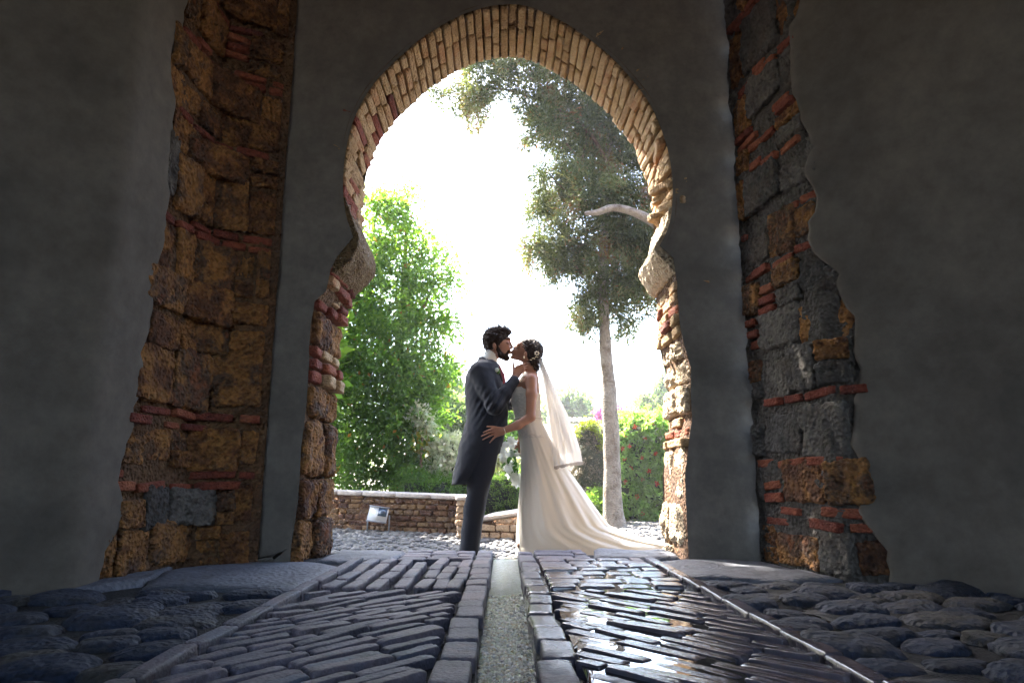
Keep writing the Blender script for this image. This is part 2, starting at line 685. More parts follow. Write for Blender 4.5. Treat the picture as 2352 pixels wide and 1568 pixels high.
M_GREY = stone_mat('grey_limestone', [(0.040, 0.036, 0.034), (0.085, 0.076, 0.070), (0.16, 0.14, 0.12)], scale=6, bump=0.9, bscale=28,
                   pits=0.9, rand=0.5, bdist=0.03, dirt=((0.10, 0.07, 0.05), 4, 0.6))
M_SKYLIT = stone_mat('skylit_blue', [(0.22, 0.27, 0.36), (0.38, 0.43, 0.52)], scale=6, bump=0.9, bscale=28, pits=0.9, rand=0.3,
                   bdist=0.03, rough=0.45)  # blue skylight put into the stone colour
M_REDBRICK = stone_mat('red_brick', [(0.09, 0.018, 0.012), (0.19, 0.04, 0.02), (0.26, 0.085, 0.038)], scale=9, bump=0.7, bscale=50,
                       pits=0.8, rand=0.7, bdist=0.015)
M_TANBRICK = stone_mat('tan_brick', [(0.25, 0.15, 0.07), (0.34, 0.22, 0.11), (0.42, 0.29, 0.16), (0.33, 0.17, 0.08)], scale=8,
                       bump=0.7, bscale=45, pits=0.9, rand=0.8, bdist=0.015)
M_MORTAR = stone_mat('old_mortar', [(0.05, 0.024, 0.011), (0.12, 0.058, 0.024), (0.22, 0.12, 0.05)], scale=5, bump=1.0, bscale=32, pits=1.0,
                     rand=0.1, bdist=0.03, dirt=((0.09, 0.05, 0.035), 3, 0.6))
M_GREYMORTAR = stone_mat('grey_mortar', [(0.045, 0.038, 0.032), (0.085, 0.074, 0.064), (0.13, 0.115, 0.10)], scale=6, bump=1.0, bscale=32, pits=1.0,
                         rand=0.1, bdist=0.03)
M_DARKWALL = stone_mat('dark_plaster', [(0.11, 0.095, 0.080), (0.15, 0.132, 0.112), (0.185, 0.164, 0.14)], scale=2.5, bump=0.18, dirt=((0.07, 0.062, 0.052), 2.2, 0.5),
                       bscale=14, pits=0.0, rand=0.1, bdist=0.015)  # dark tone carries the gate wall's shade in its colour
M_GROUND = stone_mat('garden_earth', [(0.16, 0.13, 0.10), (0.26, 0.22, 0.17)], scale=3, bump=0.6, bscale=30, rand=0.1)
M_PEBBLE = stone_mat('pebble', [(0.05, 0.05, 0.055), (0.10, 0.10, 0.105), (0.15, 0.14, 0.13)], scale=30, bump=0.4, bscale=90, rand=0.1, rough=0.7)

M_SHADEWALL = stone_mat('wall_shade', [(0.075, 0.063, 0.050), (0.115, 0.098, 0.080), (0.155, 0.134, 0.110)], scale=1.6, bump=0.16, dirt=((0.045, 0.040, 0.034), 1.3, 0.55),
                          bscale=9, pits=0.0, rand=0.1, bdist=0.015)  # flat dark tone standing in for the side walls' fade into shade
# ---- ground sheet
g = []
gs = [-110, -60, -20, -9, -5, 4.8, 6, 8, 10, 14, 20, 30, 60, 110]
V, F = [], []
for j, y in enumerate(gs):
    for i, x in enumerate(gs):
        V.append((x, y, -0.17 if -3 < y < 9.9 and abs(x) < 10 else -0.12))
n = len(gs)
for j in range(n - 1):
    for i in range(n - 1):
        F.append([j * n + i, j * n + i + 1, (j + 1) * n + i + 1, (j + 1) * n + i])
put('ground', mesh_np('ground', V, F, M_GROUND, smooth=False), kind='structure')

# ---- passage floor bed with the channel let into it
def bed_z(x, y):
    ch = -0.078 if -0.076 < x < 0.086 else (-0.022 if abs(x) > 0.9 else -0.036)
    return ch + 0.006 * noise.noise(Vector((x * 9, y * 9, 0)))
xs = sorted(set([-3.2, -2.6, -2.2] + [round(-2 + i * 0.08, 3) for i in range(51)] + [2.2, 2.6, 3.2] + [-0.0765, -0.0755, 0.0855, 0.0865]))
ys = [-5, -2, 0, 0.6] + [1.0 + i * 0.08 for i in range(48)] + [4.80]
V, F = [], []
for y in ys:
    for x in xs:
        V.append((x, y, bed_z(x, y)))
nx = len(xs)
for j in range(len(ys) - 1):
    for i in range(nx - 1):
        F.append([j * nx + i, j * nx + i + 1, (j + 1) * nx + i + 1, (j + 1) * nx + i])
o0 = len(V)                       # front lip of the threshold
for x in xs:
    V.append((x, 4.80, -0.20))
for i in range(nx - 1):
    a = (len(ys) - 1) * nx + i
    F.append([a, a + 1, o0 + i + 1, o0 + i])
floor = put('floor', mesh_np('floor', V, F, M_BED), kind='structure')

bricks = rock_meshes('paver', M_FLOOR, 8, 10, n=9, e=14, amp=0.05, freq=3.2)
cobs = rock_meshes('cobble', M_COBBLE, 10, 40, n=9, e=3.0, amp=0.10, freq=2.0)
slabm = rock_meshes('slab', M_SLAB, 3, 70, n=18, e=14, amp=0.012, freq=4.0)
flatm = rock_meshes('flag', M_FLOOR, 6, 80, n=8, e=12, amp=0.035, freq=2.8)


def piece(name, meshes, c, size, rot, parent, tilt=0.02):
    m = random.choice(meshes)
    e = Matrix.Rotation(rot, 3, 'Z') @ Matrix.Rotation(random.gauss(0, tilt), 3, 'X') @ Matrix.Rotation(random.gauss(0, tilt), 3, 'Y')
    if random.random() < .5:
        e = e @ Matrix.Rotation(math.pi, 3, 'Z')
    return put(name, m, parent, c, e, size)


# herringbone halves: bricks on edge, pointing up to the channel
def chevron(side):
    ang = math.radians(50)
    d = Vector((math.cos(ang) * -side, math.sin(ang)))      # side -1 = left: runs to +x,+y
    q = Vector((-d.y, d.x)) if side < 0 else Vector((d.y, -d.x))
    x0, x1, y0, y1 = (0.195, 0.815, 1.15, 3.04)
    pitch = 0.061
    for k in range(-60, 90):
        # line c + t d
        c = Vector((side * 0.5, 2.0)) + q * (k * pitch)
        ts = []
        t = -2.5
        inside = []
        while t < 2.5:
            p = c + d * t
            if x0 <= p.x * side <= x1 and y0 <= p.y <= y1:
                inside.append(t)
            t += 0.01
        if not inside:
            continue
        a, b = inside[0], inside[-1]
        t = a - random.random() * 0.2
        while t < b - 0.04:
            L = random.uniform(0.2, 0.29)
            s0, s1 = max(t, a), min(t + L, b)
            if s1 - s0 > 0.07:
                m = c + d * ((s0 + s1) / 2)
                piece('brick', bricks, (m.x, m.y, -0.028 + random.gauss(0, 0.004)), (s1 - s0, random.uniform(0.036, 0.047), 0.062),
                      math.atan2(d.y, d.x) + random.gauss(0, 0.03), floor, 0.03 if side < 0 else 0.012)
            t += L + random.uniform(0.01, 0.02)


chevron(-1)
chevron(1)
# edging strips and channel kerbs
for side, x, w in ((-1, -0.865, 0.055), (1, 0.858, 0.055)):
    y = 1.05
    while y < 4.2:
        L = random.uniform(0.24, 0.34)
        piece('edging_brick', bricks, (x + random.gauss(0, 0.005), y + L / 2, -0.022), (w, L, 0.07), random.gauss(0, 0.015), floor)
        y += L + 0.008
for side, x, w in ((-1, -0.127, 0.094), (1, 0.134, 0.09)):
    y = 1.05
    while y < 4.6:
        L = random.uniform(0.13, 0.24)
        piece('kerb_stone', flatm, (x + random.gauss(0, 0.005), y + L / 2, -0.040 + random.gauss(0, 0.003)), (w, L, 0.095), random.gauss(0, 0.03), floor)
        y += L + 0.008
# left: rows laid along the passage with wide weedy joints
for i, x in enumerate([-0.775, -0.67, -0.565, -0.465, -0.37, -0.285, -0.215]):
    y = 3.10 + random.uniform(0, 0.03)
    while y < 4.05:
        L = random.uniform(0.2, 0.32)
        piece('brick', flatm, (x + random.gauss(0, 0.006), y + L / 2, -0.03), (0.062, L, 0.07), random.gauss(0, 0.03), floor)
        y += L + 0.02
# right: irregular flat setts
y = 3.10
while y < 4.15:
    D = random.uniform(0.12, 0.18)
    x = 0.195
    while x < 0.80:
        w = min(random.uniform(0.12, 0.22), 0.815 - x)
        if w > 0.05:
            piece('sett', flatm, (x + w / 2, y + D / 2, -0.03 + random.gauss(0, .003)), (w - 0.012, D - 0.012, 0.07), random.gauss(0, 0.02), floor)
        x += w
    y += D
# threshold course
for x0, x1 in ((-0.64, -0.19), (0.19, 0.52)):
    y = 4.22
    while y < 4.72:
        D = random.uniform(0.10, 0.15)
        x = x0
        while x < x1 - 0.03:
            w = min(random.uniform(0.12, 0.26), x1 - x)
            piece('sett', flatm, (x + w / 2, y + D / 2, -0.03 + random.gauss(0, .003)), (w - 0.01, D - 0.01, 0.07), random.gauss(0, 0.02), floor)
            x += w
        y += D


def slab(pts, top, thick=0.07, seed=0):
    """an irregular flagstone from its corner points (world x, y)"""
    c = Vector((sum(p[0] for p in pts) / len(pts), sum(p[1] for p in pts) / len(pts)))
    V, F = [], []
    N, K = 64, 9
    m = len(pts)
    ring = []
    for i in range(N):
        t = i / N * m
        a, b = pts[int(t) % m], pts[(int(t) + 1) % m]
        f = t - int(t)
        ring.append(Vector((a[0] + (b[0] - a[0]) * f, a[1] + (b[1] - a[1]) * f)))
    for k in range(K + 1):
        s = k / K
        for p in ring:
            q = c + (p - c) * s
            w = noise.noise(Vector((q.x * 5, q.y * 5, seed)))
            edge = max(0, s - 0.9) * 0.12
            q2 = q + (p - c).normalized() * 0.02 * noise.noise(Vector((q.x * 9, q.y * 9, seed + 3))) * s
            V.append((q2.x, q2.y, top + 0.012 * w - edge))
    for p in ring:
        V.append((p.x, p.y, top - thick))
    for k in range(K + 1):
        for i in range(N):
            i2 = (i + 1) % N
            F.append([k * N + i, (k + 1) * N + i, (k + 1) * N + i2, k * N + i2])
    put('slab', mesh_np('slab', V, F, M_SLAB), floor)


slab([(-1.62, 3.22), (-0.905, 3.10), (-0.905, 3.98), (-1.15, 4.16), (-1.46, 4.2), (-1.80, 3.85)], 0.0, seed=1)
slab([(-1.10, 4.16), (-0.66, 4.20), (-0.64, 4.66), (-0.72, 4.76), (-1.12, 4.76)], 0.004, seed=2)
slab([(0.90, 3.52), (1.30, 3.36), (1.62, 3.40), (1.50, 4.1), (1.20, 4.2), (0.90, 4.16)], 0.004, seed=3)
slab([(0.54, 4.24), (1.06, 4.22), (1.08, 4.72), (0.60, 4.76)], 0.012, seed=4)
slab([(-1.85, 3.0), (-1.66, 3.3), (-1.78, 3.85), (-1.86, 3.4)], 0.01, seed=5)

# river cobbles along both sides
def cobbles(side):
    y = 1.15
    placed = []
    for _ in range(3200):
        yy = random.uniform(1.15, 3.4)
        xx = random.uniform(0.93, 2.55)
        if side < 0 and yy > 3.05 and xx < 1.9:
            continue
        if side > 0 and yy > 3.30:
            continue
        if xx > 0.79 * yy + 0.25:
            continue
        r = random.uniform(0.065, 0.12) * (1.25 if side > 0 and random.random() < .4 else 1)
        if all(((xx - a) / 1.25) ** 2 + (yy - b) ** 2 > (0.86 * (r + c)) ** 2 for a, b, c in placed):
            placed.append((xx, yy, r))
    for xx, yy, r in placed:
        piece('cobble', cobs, (side * xx, yy, -0.028 + random.gauss(0, 0.006)), (r * 2.35, r * 1.8, r * 0.75), random.gauss(0, 0.25), floor, 0.07)
    return len(placed)


cobbles(-1)
cobbles(1)

# gravel in the bed of the channel
rng = np.random.default_rng(3)
ico_v = np.array([(0, 0, 1), (1, 0, 0), (0, 1, 0), (-1, 0, 0), (0, -1, 0), (0, 0, -1)], float)
ico_f = np.array([(0, 1, 2), (0, 2, 3), (0, 3, 4), (0, 4, 1), (5, 2, 1), (5, 3, 2), (5, 4, 3), (5, 1, 4)])


def scatter_stones(xs, ys, zs, rs, flat, seed):
    """many little stones as one mesh"""
    rng = np.random.default_rng(seed)
    P8, F8 = rock(seed, n=2, e=2.4, amp=0.1, freq=1.5)
    n = len(xs)
    a = rng.random(n) * 6.28
    s = rs[:, None] * (0.7 + 0.6 * rng.random((n, 3)))
    s[:, 2] *= flat
    B = P8[None] * 2 * s[:, None, :]
    ca, sa = np.cos(a)[:, None], np.sin(a)[:, None]
    X = B[..., 0] * ca - B[..., 1] * sa + xs[:, None]
    Y = B[..., 0] * sa + B[..., 1] * ca + ys[:, None]
    Z = B[..., 2] + zs[:, None]
    V = np.stack([X, Y, Z], -1).reshape(-1, 3)
    F = (F8[None] + (np.arange(n) * len(P8))[:, None, None]).reshape(-1, 4)
    return V, F


def gravel_mat(name, cols, rough=0.5, scale=55):
    m, nt, out = node_mat(name)
    geo = nt.nodes.new('ShaderNodeNewGeometry')
    bs = nt.nodes.new('ShaderNodeBsdfPrincipled')
    nt.links.new(ramp(nt, cols, geo.outputs['Random Per Island']), bs.inputs['Base Color'])
    bs.inputs['Roughness'].default_value = rough
    nt.links.new(bs.outputs[0], out.inputs[0])
    return m


M_GRAVEL = gravel_mat('channel_gravel', [(0.03, 0.035, 0.06), (0.26, 0.26, 0.30), (0.75, 0.73, 0.68), (0.22, 0.13, 0.06), (0.8, 0.8, 0.8), (0.06, 0.09, 0.18)], 0.15)  # gravel tones; whites and blues also paint the water's glints
n = 3800
gy = 1.1 + 2.25 * rng.random(n)
gx = -0.070 + 0.150 * rng.random(n)
V, F = scatter_stones(gx, gy, -0.074 + 0.006 * rng.random(n), 0.0045 + 0.0045 * rng.random(n), 0.8, 5)
put('channel_gravel', mesh_np('channel_gravel', V, F, M_GRAVEL), floor, kind='stuff')

V, F = box((0.005, 4.08, -0.078), (0.158, 1.42, 0.028))
put('sky_gleam_slab', mesh_np('sky_gleam_slab', V, F, M_SKYGLEAM, smooth=False), floor)  # whitened bed block paints the sky's reflection at the far end

# shallow running water
m, nt, out = node_mat('channel_water')
geo = nt.nodes.new('ShaderNodeNewGeometry')
n1 = noise_n(nt, geo.outputs['Position'], 60, 3, 0.6, 0.5)
n2 = noise_n(nt, geo.outputs['Position'], 18, 3, 0.6, 0.5)
bp = nt.nodes.new('ShaderNodeBump')
bp.inputs['Strength'].default_value = 1.0
bp.inputs['Distance'].default_value = 0.012
nt.links.new(math_n(nt, 'ADD', n1.outputs[0], n2.outputs[0]), bp.inputs['Height'])
gl = nt.nodes.new('ShaderNodeBsdfGlossy')
gl.inputs['Roughness'].default_value = 0.04
nt.links.new(bp.outputs[0], gl.inputs['Normal'])
tp = nt.nodes.new('ShaderNodeBsdfTransparent')
tp.inputs[0].default_value = (0.93, 0.95, 0.94, 1)
fr = nt.nodes.new('ShaderNodeFresnel')
fr.inputs[0].default_value = 1.36
nt.links.new(bp.outputs[0], fr.inputs['Normal'])
mx = nt.nodes.new('ShaderNodeMixShader')
nt.links.new(fr.outputs[0], mx.inputs[0])
nt.links.new(tp.outputs[0], mx.inputs[1])
nt.links.new(gl.outputs[0], mx.inputs[2])
nt.links.new(mx.outputs[0], out.inputs[0])
M_WATER = m
V, F = [], []
WN, WM = 760, 28
for j in range(WN + 1):
    y = 1.0 + 3.79 * j / WN
    for i in range(WM + 1):
        x = -0.080 + 0.169 * i / WM
        V.append((x, y, -0.052 + 0.0040 * noise.noise(Vector((x * 38, y * 24, 0))) + 0.0022 * noise.noise(Vector((x * 85, y * 50, 4)))))
for j in range(WN):
    for i in range(WM):
        F.append([j * (WM + 1) + i, j * (WM + 1) + i + 1, (j + 1) * (WM + 1) + i + 1, (j + 1) * (WM + 1) + i])
put('water', mesh_np('water', V, F, M_WATER), kind='structure')

# rain water lying between the stones on the right
m, nt, out = node_mat('puddle_water')
geo = nt.nodes.new('ShaderNodeNewGeometry')
n1 = noise_n(nt, geo.outputs['Position'], 14, 3, 0.5, 0.3)
bp = nt.nodes.new('ShaderNodeBump')
bp.inputs['Strength'].default_value = 0.25
bp.inputs['Distance'].default_value = 0.006
nt.links.new(n1.outputs[0], bp.inputs['Height'])
bs = nt.nodes.new('ShaderNodeBsdfPrincipled')
bs.inputs['Base Color'].default_value = (0.012, 0.013, 0.014, 1)
bs.inputs['Roughness'].default_value = 0.05
bs.inputs['IOR'].default_value = 1.6
nt.links.new(bp.outputs[0], bs.inputs['Normal'])
nt.links.new(bs.outputs[0], out.inputs[0])
V, F = [], []
K_, N_ = 10, 90
for k in range(K_ + 1):
    for i in range(N_):
        a = 2 * math.pi * i / N_
        r = (1 + 0.35 * noise.noise(Vector((math.cos(a) * 2.2, math.sin(a) * 2.2, 3)))) * k / K_
        x = 0.46 + 0.27 * r * math.cos(a) + (0.09 * r * math.sin(a))
        y = 2.65 + 1.45 * r * math.sin(a)
        x = max(x, 0.195)
        V.append((x, y, -0.0008 - 0.014 * max(0, r - 0.65) + 0.0012 * noise.noise(Vector((x * 8, y * 8, 0)))))
for k in range(K_):
    for i in range(N_):
        i2 = (i + 1) % N_
        F.append([k * N_ + i, (k + 1) * N_ + i, (k + 1) * N_ + i2, k * N_ + i2])
put('puddle', mesh_np('puddle', V, F, m), kind='structure')

# ---- pebbled path outside
def path_z(y):
    return -0.150 + 0.055 * min(max((y - 5.9) / 1.1, 0), 1)


V, F = [], []
nxp, nyp = 30, 34
for j in range(nyp + 1):
    for i in range(nxp + 1):
        x = -5 + 12 * i / nxp
        y = 4.82 + 6.6 * j / nyp
        V.append((x, y, path_z(y) - 0.004 + 0.010 * noise.noise(Vector((x, y, 4)))))
for j in range(nyp):
    for i in range(nxp):
        a = j * (nxp + 1) + i
        F.append([a, a + 1, a + nxp + 2, a + nxp + 1])
put('path', mesh_np('path', V, F, M_PEBBLE), kind='structure')
n = 9000
px = -3.2 + 6.4 * rng.random(n)
py = 4.86 + 4.8 * rng.random(n)
V, F = scatter_stones(px, py, np.array([path_z(v) + 0.002 for v in py]), 0.016 + 0.022 * rng.random(n), 0.55, 9)
M_PATHPEB = gravel_mat('path_pebble', [(0.035, 0.035, 0.038), (0.085, 0.083, 0.088), (0.17, 0.16, 0.145), (0.06, 0.056, 0.056), (0.21, 0.195, 0.18)], 0.6)
put('path_pebbles', mesh_np('path_pebbles', V, F, M_PATHPEB), kind='stuff')

# ---------------------------------------------------------------- the horseshoe gate
ARCH = [(-0.975, 2.00), (-1.02, 2.12), (-1.05, 2.26), (-1.06, 2.42), (-1.05, 2.60), (-1.02, 2.79), (-0.95, 2.98), (-0.86, 3.13), (-0.73, 3.28),
        (-0.58, 3.43), (-0.40, 3.56), (-0.20, 3.66), (0.05, 3.70), (0.22, 3.66), (0.38, 3.575), (0.53, 3.47), (0.70, 3.32),
        (0.85, 3.14), (0.96, 2.97), (1.03, 2.78), (1.08, 2.58), (1.095, 2.38), (1.08, 2.17), (1.04, 2.04), (0.985, 1.94)]
YN, YF = 4.18, 4.80


def resample(P, step):
    P = [Vector((p[0], p[1])) for p in P]
    # Catmull-Rom
    D = []
    for i in range(len(P) - 1):
        p0, p1, p2, p3 = P[max(i - 1, 0)], P[i], P[i + 1], P[min(i + 2, len(P) - 1)]
        for k in range(12):
            t = k / 12
            D.append(0.5 * ((2 * p1) + (-p0 + p2) * t + (2 * p0 - 5 * p1 + 4 * p2 - p3) * t * t + (-p0 + 3 * p1 - 3 * p2 + p3) * t ** 3))
    D.append(P[-1])
    out = [D[0]]
    acc = 0
    tang = []
    for a, b in zip(D, D[1:]):
        L = (b - a).length
        while acc + L >= step:
            f = (step - acc) / L
            a = a + (b - a) * f
            out.append(a.copy())
            L = (b - a).length
            acc = 0
        acc += L
    return out


gate = thing('gate_wall', 'thick gate wall of stone and brick pierced by a tall horseshoe arch', 'gateway', (0, 4.49, 0))
GO = Vector(gate.location)
# opening outline a little behind the brick faces
arc = resample(ARCH, 0.06)
LJ = [(640, 662, 'brick', 822), (662, 688, 'brick', 818), (688, 708, 'brick', 813), (708, 732, 'brick', 811), (732, 812, 'stone', 804), (812, 836, 'brick', 801),
      (836, 862, 'brick', 802), (862, 893, 'brick', 800), (893, 968, 'stone', 797), (968, 1096, 'big', 787), (1096, 1188, 'big', 781), (1188, 1290, 'big', 768)]
RJ = [(668, 692, 'brick', 1500), (692, 716, 'brick', 1500), (716, 740, 'brick', 1502), (740, 764, 'brick', 1503), (764, 788, 'brick', 1506), (788, 832, 'stone', 1512),
      (832, 890, 'stone', 1526), (890, 958, 'stone', 1526), (958, 984, 'brick', 1528), (984, 1006, 'brick', 1524), (1006, 1030, 'brick', 1522),
      (1030, 1152, 'big', 1513), (1152, 1250, 'big', 1517), (1250, 1290, 'stone', 1520)]


def outline(arc_off, jamb_off):
    spl = 0.085
    o = [Vector((at(LJ[-1][3], 1240, YF).x - jamb_off - spl, -0.14))]
    for (ya, yb, kind, xd) in LJ[::-1]:
        q = at(xd, (ya + yb) / 2, YF)
        o.append(Vector((q.x - jamb_off - (spl if ya > 690 else 0.02), at(1160, (ya + yb) / 2, 4.5).z)))
    o.append(Vector((-1.06 - jamb_off, 1.86)))
    for i, p in enumerate(arc):
        t = (arc[min(i + 1, len(arc) - 1)] - arc[max(i - 1, 0)]).normalized()
        nrm = Vector((t.y, -t.x))          # points into the opening for a left-to-right walk over the top
        o.append(p - nrm * arc_off)
    o.append(Vector((1.06 + jamb_off, 1.86)))
    for (ya, yb, kind, xd) in RJ:
        q = at(xd, (ya + yb) / 2, YF)
        o.append(Vector((q.x + jamb_off, at(1160, (ya + yb) / 2, 4.5).z)))
    o.append(Vector((at(RJ[-1][3], 1240, YF).x + jamb_off, -0.14)))
    return o


op = outline(0.008, 0.022)
op_skin = outline(0.034, 0.030)
cen = Vector((0, 1.9))
V, F = [], []
K = 22
n = len(op)
for side, yy in ((0, YN), (1, YF)):
    for k in range(K + 1):
        s = (k / K) ** 1.8
        for i, p in enumerate(op):
            d = p - cen
            # outer box 6 wide, 7 high
            f = min(6 / max(abs(d.x), 1e-6), (5.3 / d.y) if d.y > 0 else (2.04 / max(-d.y, 1e-6)))
            if i == 0:
                q = Vector((-6, -0.14))
            elif i == n - 1:
                q = Vector((6, -0.14))
            else:
                q = cen + d * f
            v = p + (q - p) * s
            w = noise.noise(Vector((v.x * 1.1, v.y * 1.1, side * 5))) * 0.018 + noise.noise(Vector((v.x * 6, v.y * 6, side * 5))) * 0.007
            V.append((v.x, yy + (w + 0.012 if side == 0 else w - 0.012), v.y))
for side in (0, 1):
    o = side * (K + 1) * n
    for k in range(K):
        for i in range(n - 1):
            q = [o + k * n + i, o + k * n + i + 1, o + (k + 1) * n + i + 1, o + (k + 1) * n + i]
            F.append(q if side else q[::-1])
gv = rel(V, gate)
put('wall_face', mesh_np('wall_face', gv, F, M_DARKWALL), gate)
# mortar skin of the reveal, between the two faces
V, F = [], []
NY = 10
for j in range(NY + 1):
    y = YN - 0.0 + (YF - YN) * j / NY
    for i, p in enumerate(op_skin):
        t = (op_skin[min(i + 1, n - 1)] - op_skin[max(i - 1, 0)]).normalized()
        nrm = Vector((t.y, -t.x))
        w = 0.018 * noise.noise(Vector((p.x * 9, y * 9, p.y * 9)))
        if 0 < j < NY:
            pp = p + nrm * (0.003 + w)
        else:
            pp = p
        V.append((pp.x, y + (0.012 if j == 0 else -0.012 if j == NY else 0), pp.y))
for j in range(NY):
    for i in range(n - 1):
        F.append([j * n + i, j * n + i + 1, (j + 1) * n + i + 1, (j + 1) * n + i])
put('mortar', mesh_np('mortar', rel(V, gate), F, M_MORTAR), gate)

# ring of bricks
sb = rock_meshes('arch_brick', M_TANBRICK, 10, 110, n=8, e=12, amp=0.036, freq=3.2)
sbr = rock_meshes('arch_brick_red', M_REDBRICK, 4, 130, n=6, e=9, amp=0.045, freq=2.6)
fine = resample(ARCH, 0.062)
Ltot = len(fine)
cnt = 0
for i, p in enumerate(fine):
    if p.y < 2.22:
        continue
    t = (fine[min(i + 1, Ltot - 1)] - fine[max(i - 1, 0)]).normalized()
    nrm = Vector((t.y, -t.x))
    T = Vector((t.x, 0, t.y))
    N = Vector((nrm.x, 0, nrm.y))
    # bricks at the haunches stay nearer to level: their lower edge stands proud
    lean = (0.40 if p.x < 0 else -0.05) * (abs(p.x) / 1.06) ** 2
    R0 = Matrix((T, Vector((0, 1, 0)), N)).transposed()
    y = YN + random.uniform(0.014, 0.028)
    cuts = random.choice([(0.24, 0.38), (0.38, 0.24), (0.3, 0.32), (0.14, 0.26, 0.22), (0.26, 0.14, 0.22), (0.62,), (0.22, 0.4)])
    tot = sum(cuts)
    for ci, c in enumerate(cuts):
        L = YF - y if ci == len(cuts) - 1 else c
        L = min(L, YF - y + 0.01)
        pr = random.gauss(0.0, 0.004) - (0.03 if random.random() < 0.04 else 0)
        cc = Vector((p.x, 0, p.y)) + N * (pr - 0.062)
        red = p.x < -0.8 and random.random() < 0.32 or random.random() < 0.012
        R = Matrix.Rotation(lean * (0.9 + random.random() * 0.25), 3, 'Y') @ R0 @ Matrix.Rotation(random.gauss(0, 0.014), 3, 'Z')
        o = put('brick', random.choice(sbr if red else sb), gate,
                Vector((cc.x, y + L / 2, cc.z)) - GO, R, (random.uniform(0.047, 0.056), L - 0.013, 0.14))
        cnt += 1
        y += L
        if y > YF - 0.03:
            break

# imposts: plastered corbels with a beak
def impost(s, prof, seed):
    P = [(s * x, z) for x, z in prof]
    if s < 0:
        P = P[::-1]
    # densify
    D = []
    for i in range(len(P)):
        a, b = P[i], P[(i + 1) % len(P)]
        for k in range(9):
            D.append((a[0] + (b[0] - a[0]) * k / 9, a[1] + (b[1] - a[1]) * k / 9))
    V, F = extrude_y(D, YN + 0.03, YF - 0.0, 40, 0.016, 6)
    for i_, v in enumerate(V):
        q = Vector(v)
        V[i_] = tuple(q + Vector((noise.noise(q * 22), 0, noise.noise(q * 22 + Vector((3, 3, 3))))) * 0.007 + Vector((noise.noise(q * 60), 0, noise.noise(q * 55))) * 0.004)
    put('impost', mesh_np('impost', rel(V, gate), F, M_IMPOST if s < 0 else M_PALE), gate)


impost(-1, [(1.30, 2.30), (1.052, 2.27), (1.01, 2.16), (0.975, 2.07), (0.955, 2.00), (0.962, 1.93), (1.00, 1.86), (1.05, 1.80), (1.10, 1.765), (1.30, 1.76)], 1)
impost(1, [(1.30, 2.26), (1.082, 2.22), (1.055, 2.10), (1.02, 2.02), (0.985, 1.955), (0.975, 1.92), (1.00, 1.865), (1.05, 1.80), (1.085, 1.77), (1.30, 1.76)], 2)

js_o = rock_meshes('jamb_stone', M_OCHRE, 7, 150, n=14, e=7, amp=0.10, freq=3.0)
js_p = rock_meshes('jamb_stone_pale', M_PALE, 7, 160, n=16, e=7, amp=0.10, freq=3.0)


def jamb(side, courses, st, yfar=YF):
    for (ya, yb, kind, xd) in courses:
        z1 = at(1160, ya, 4.5).z
        z0 = at(1160, yb, 4.5).z
        x = at(xd, (ya + yb) / 2, YF).x
        y = YN + (random.uniform(0.014, 0.03) if kind == 'brick' else 0.038)
        segs = {'brick': [0.22, 0.26, 0.17], 'stone': [0.30, 0.32], 'big': [0.36, 0.26]}[kind]
        random.shuffle(segs)
        for L in segs:
            L2 = min(L * random.uniform(0.9, 1.1), YF - y)
            if L2 < 0.06:
                break
            dep = 0.25
            pr = random.gauss(0, 0.012)
            if kind == 'brick':
                mesh = random.choice(sbr if (side < 0 and random.random() < 0.6) else (sb if side < 0 or random.random() < .8 else sbr))
            else:
                mesh = random.choice(st)
                if random.random() < 0.25:
                    pr -= 0.03
            sp = 0.085 * (1 - (y + L2 / 2 - YN) / (YF - YN)) if side < 0 and z1 < 1.7 else 0
            put('brick' if kind == 'brick' else 'stone', mesh, gate,
                Vector((x - sp + side * (dep / 2 - pr + 0.008), y + L2 / 2, (z0 + z1) / 2)) - GO,
                (random.gauss(0, 0.03), random.gauss(0, 0.03), random.gauss(0, 0.05)), (dep, L2 - 0.012, (z1 - z0) - 0.012))
            y += L2


jamb(-1, LJ, js_o)
jamb(1, RJ, js_p)

# ---------------------------------------------------------------- passage walls
def walker(path):
    P = [Vector(p) for p in path]
    L = [0]
    for a, b in zip(P, P[1:]):
        L.append(L[-1] + (b - a).length)

    def f(u):
        for i in range(len(P) - 1):
            if u <= L[i + 1] or i == len(P) - 2:
                t = (u - L[i]) / (L[i + 1] - L[i])
                d = (P[i + 1] - P[i]).normalized()
                return P[i] + (P[i + 1] - P[i]) * t, d

    def g(u):
        a, b = f(max(u - 0.12, 0))[0], f(min(u + 0.12, L[-1]))[0]
        return f(u)[0], (b - a).normalized()
    return g, L[-1]


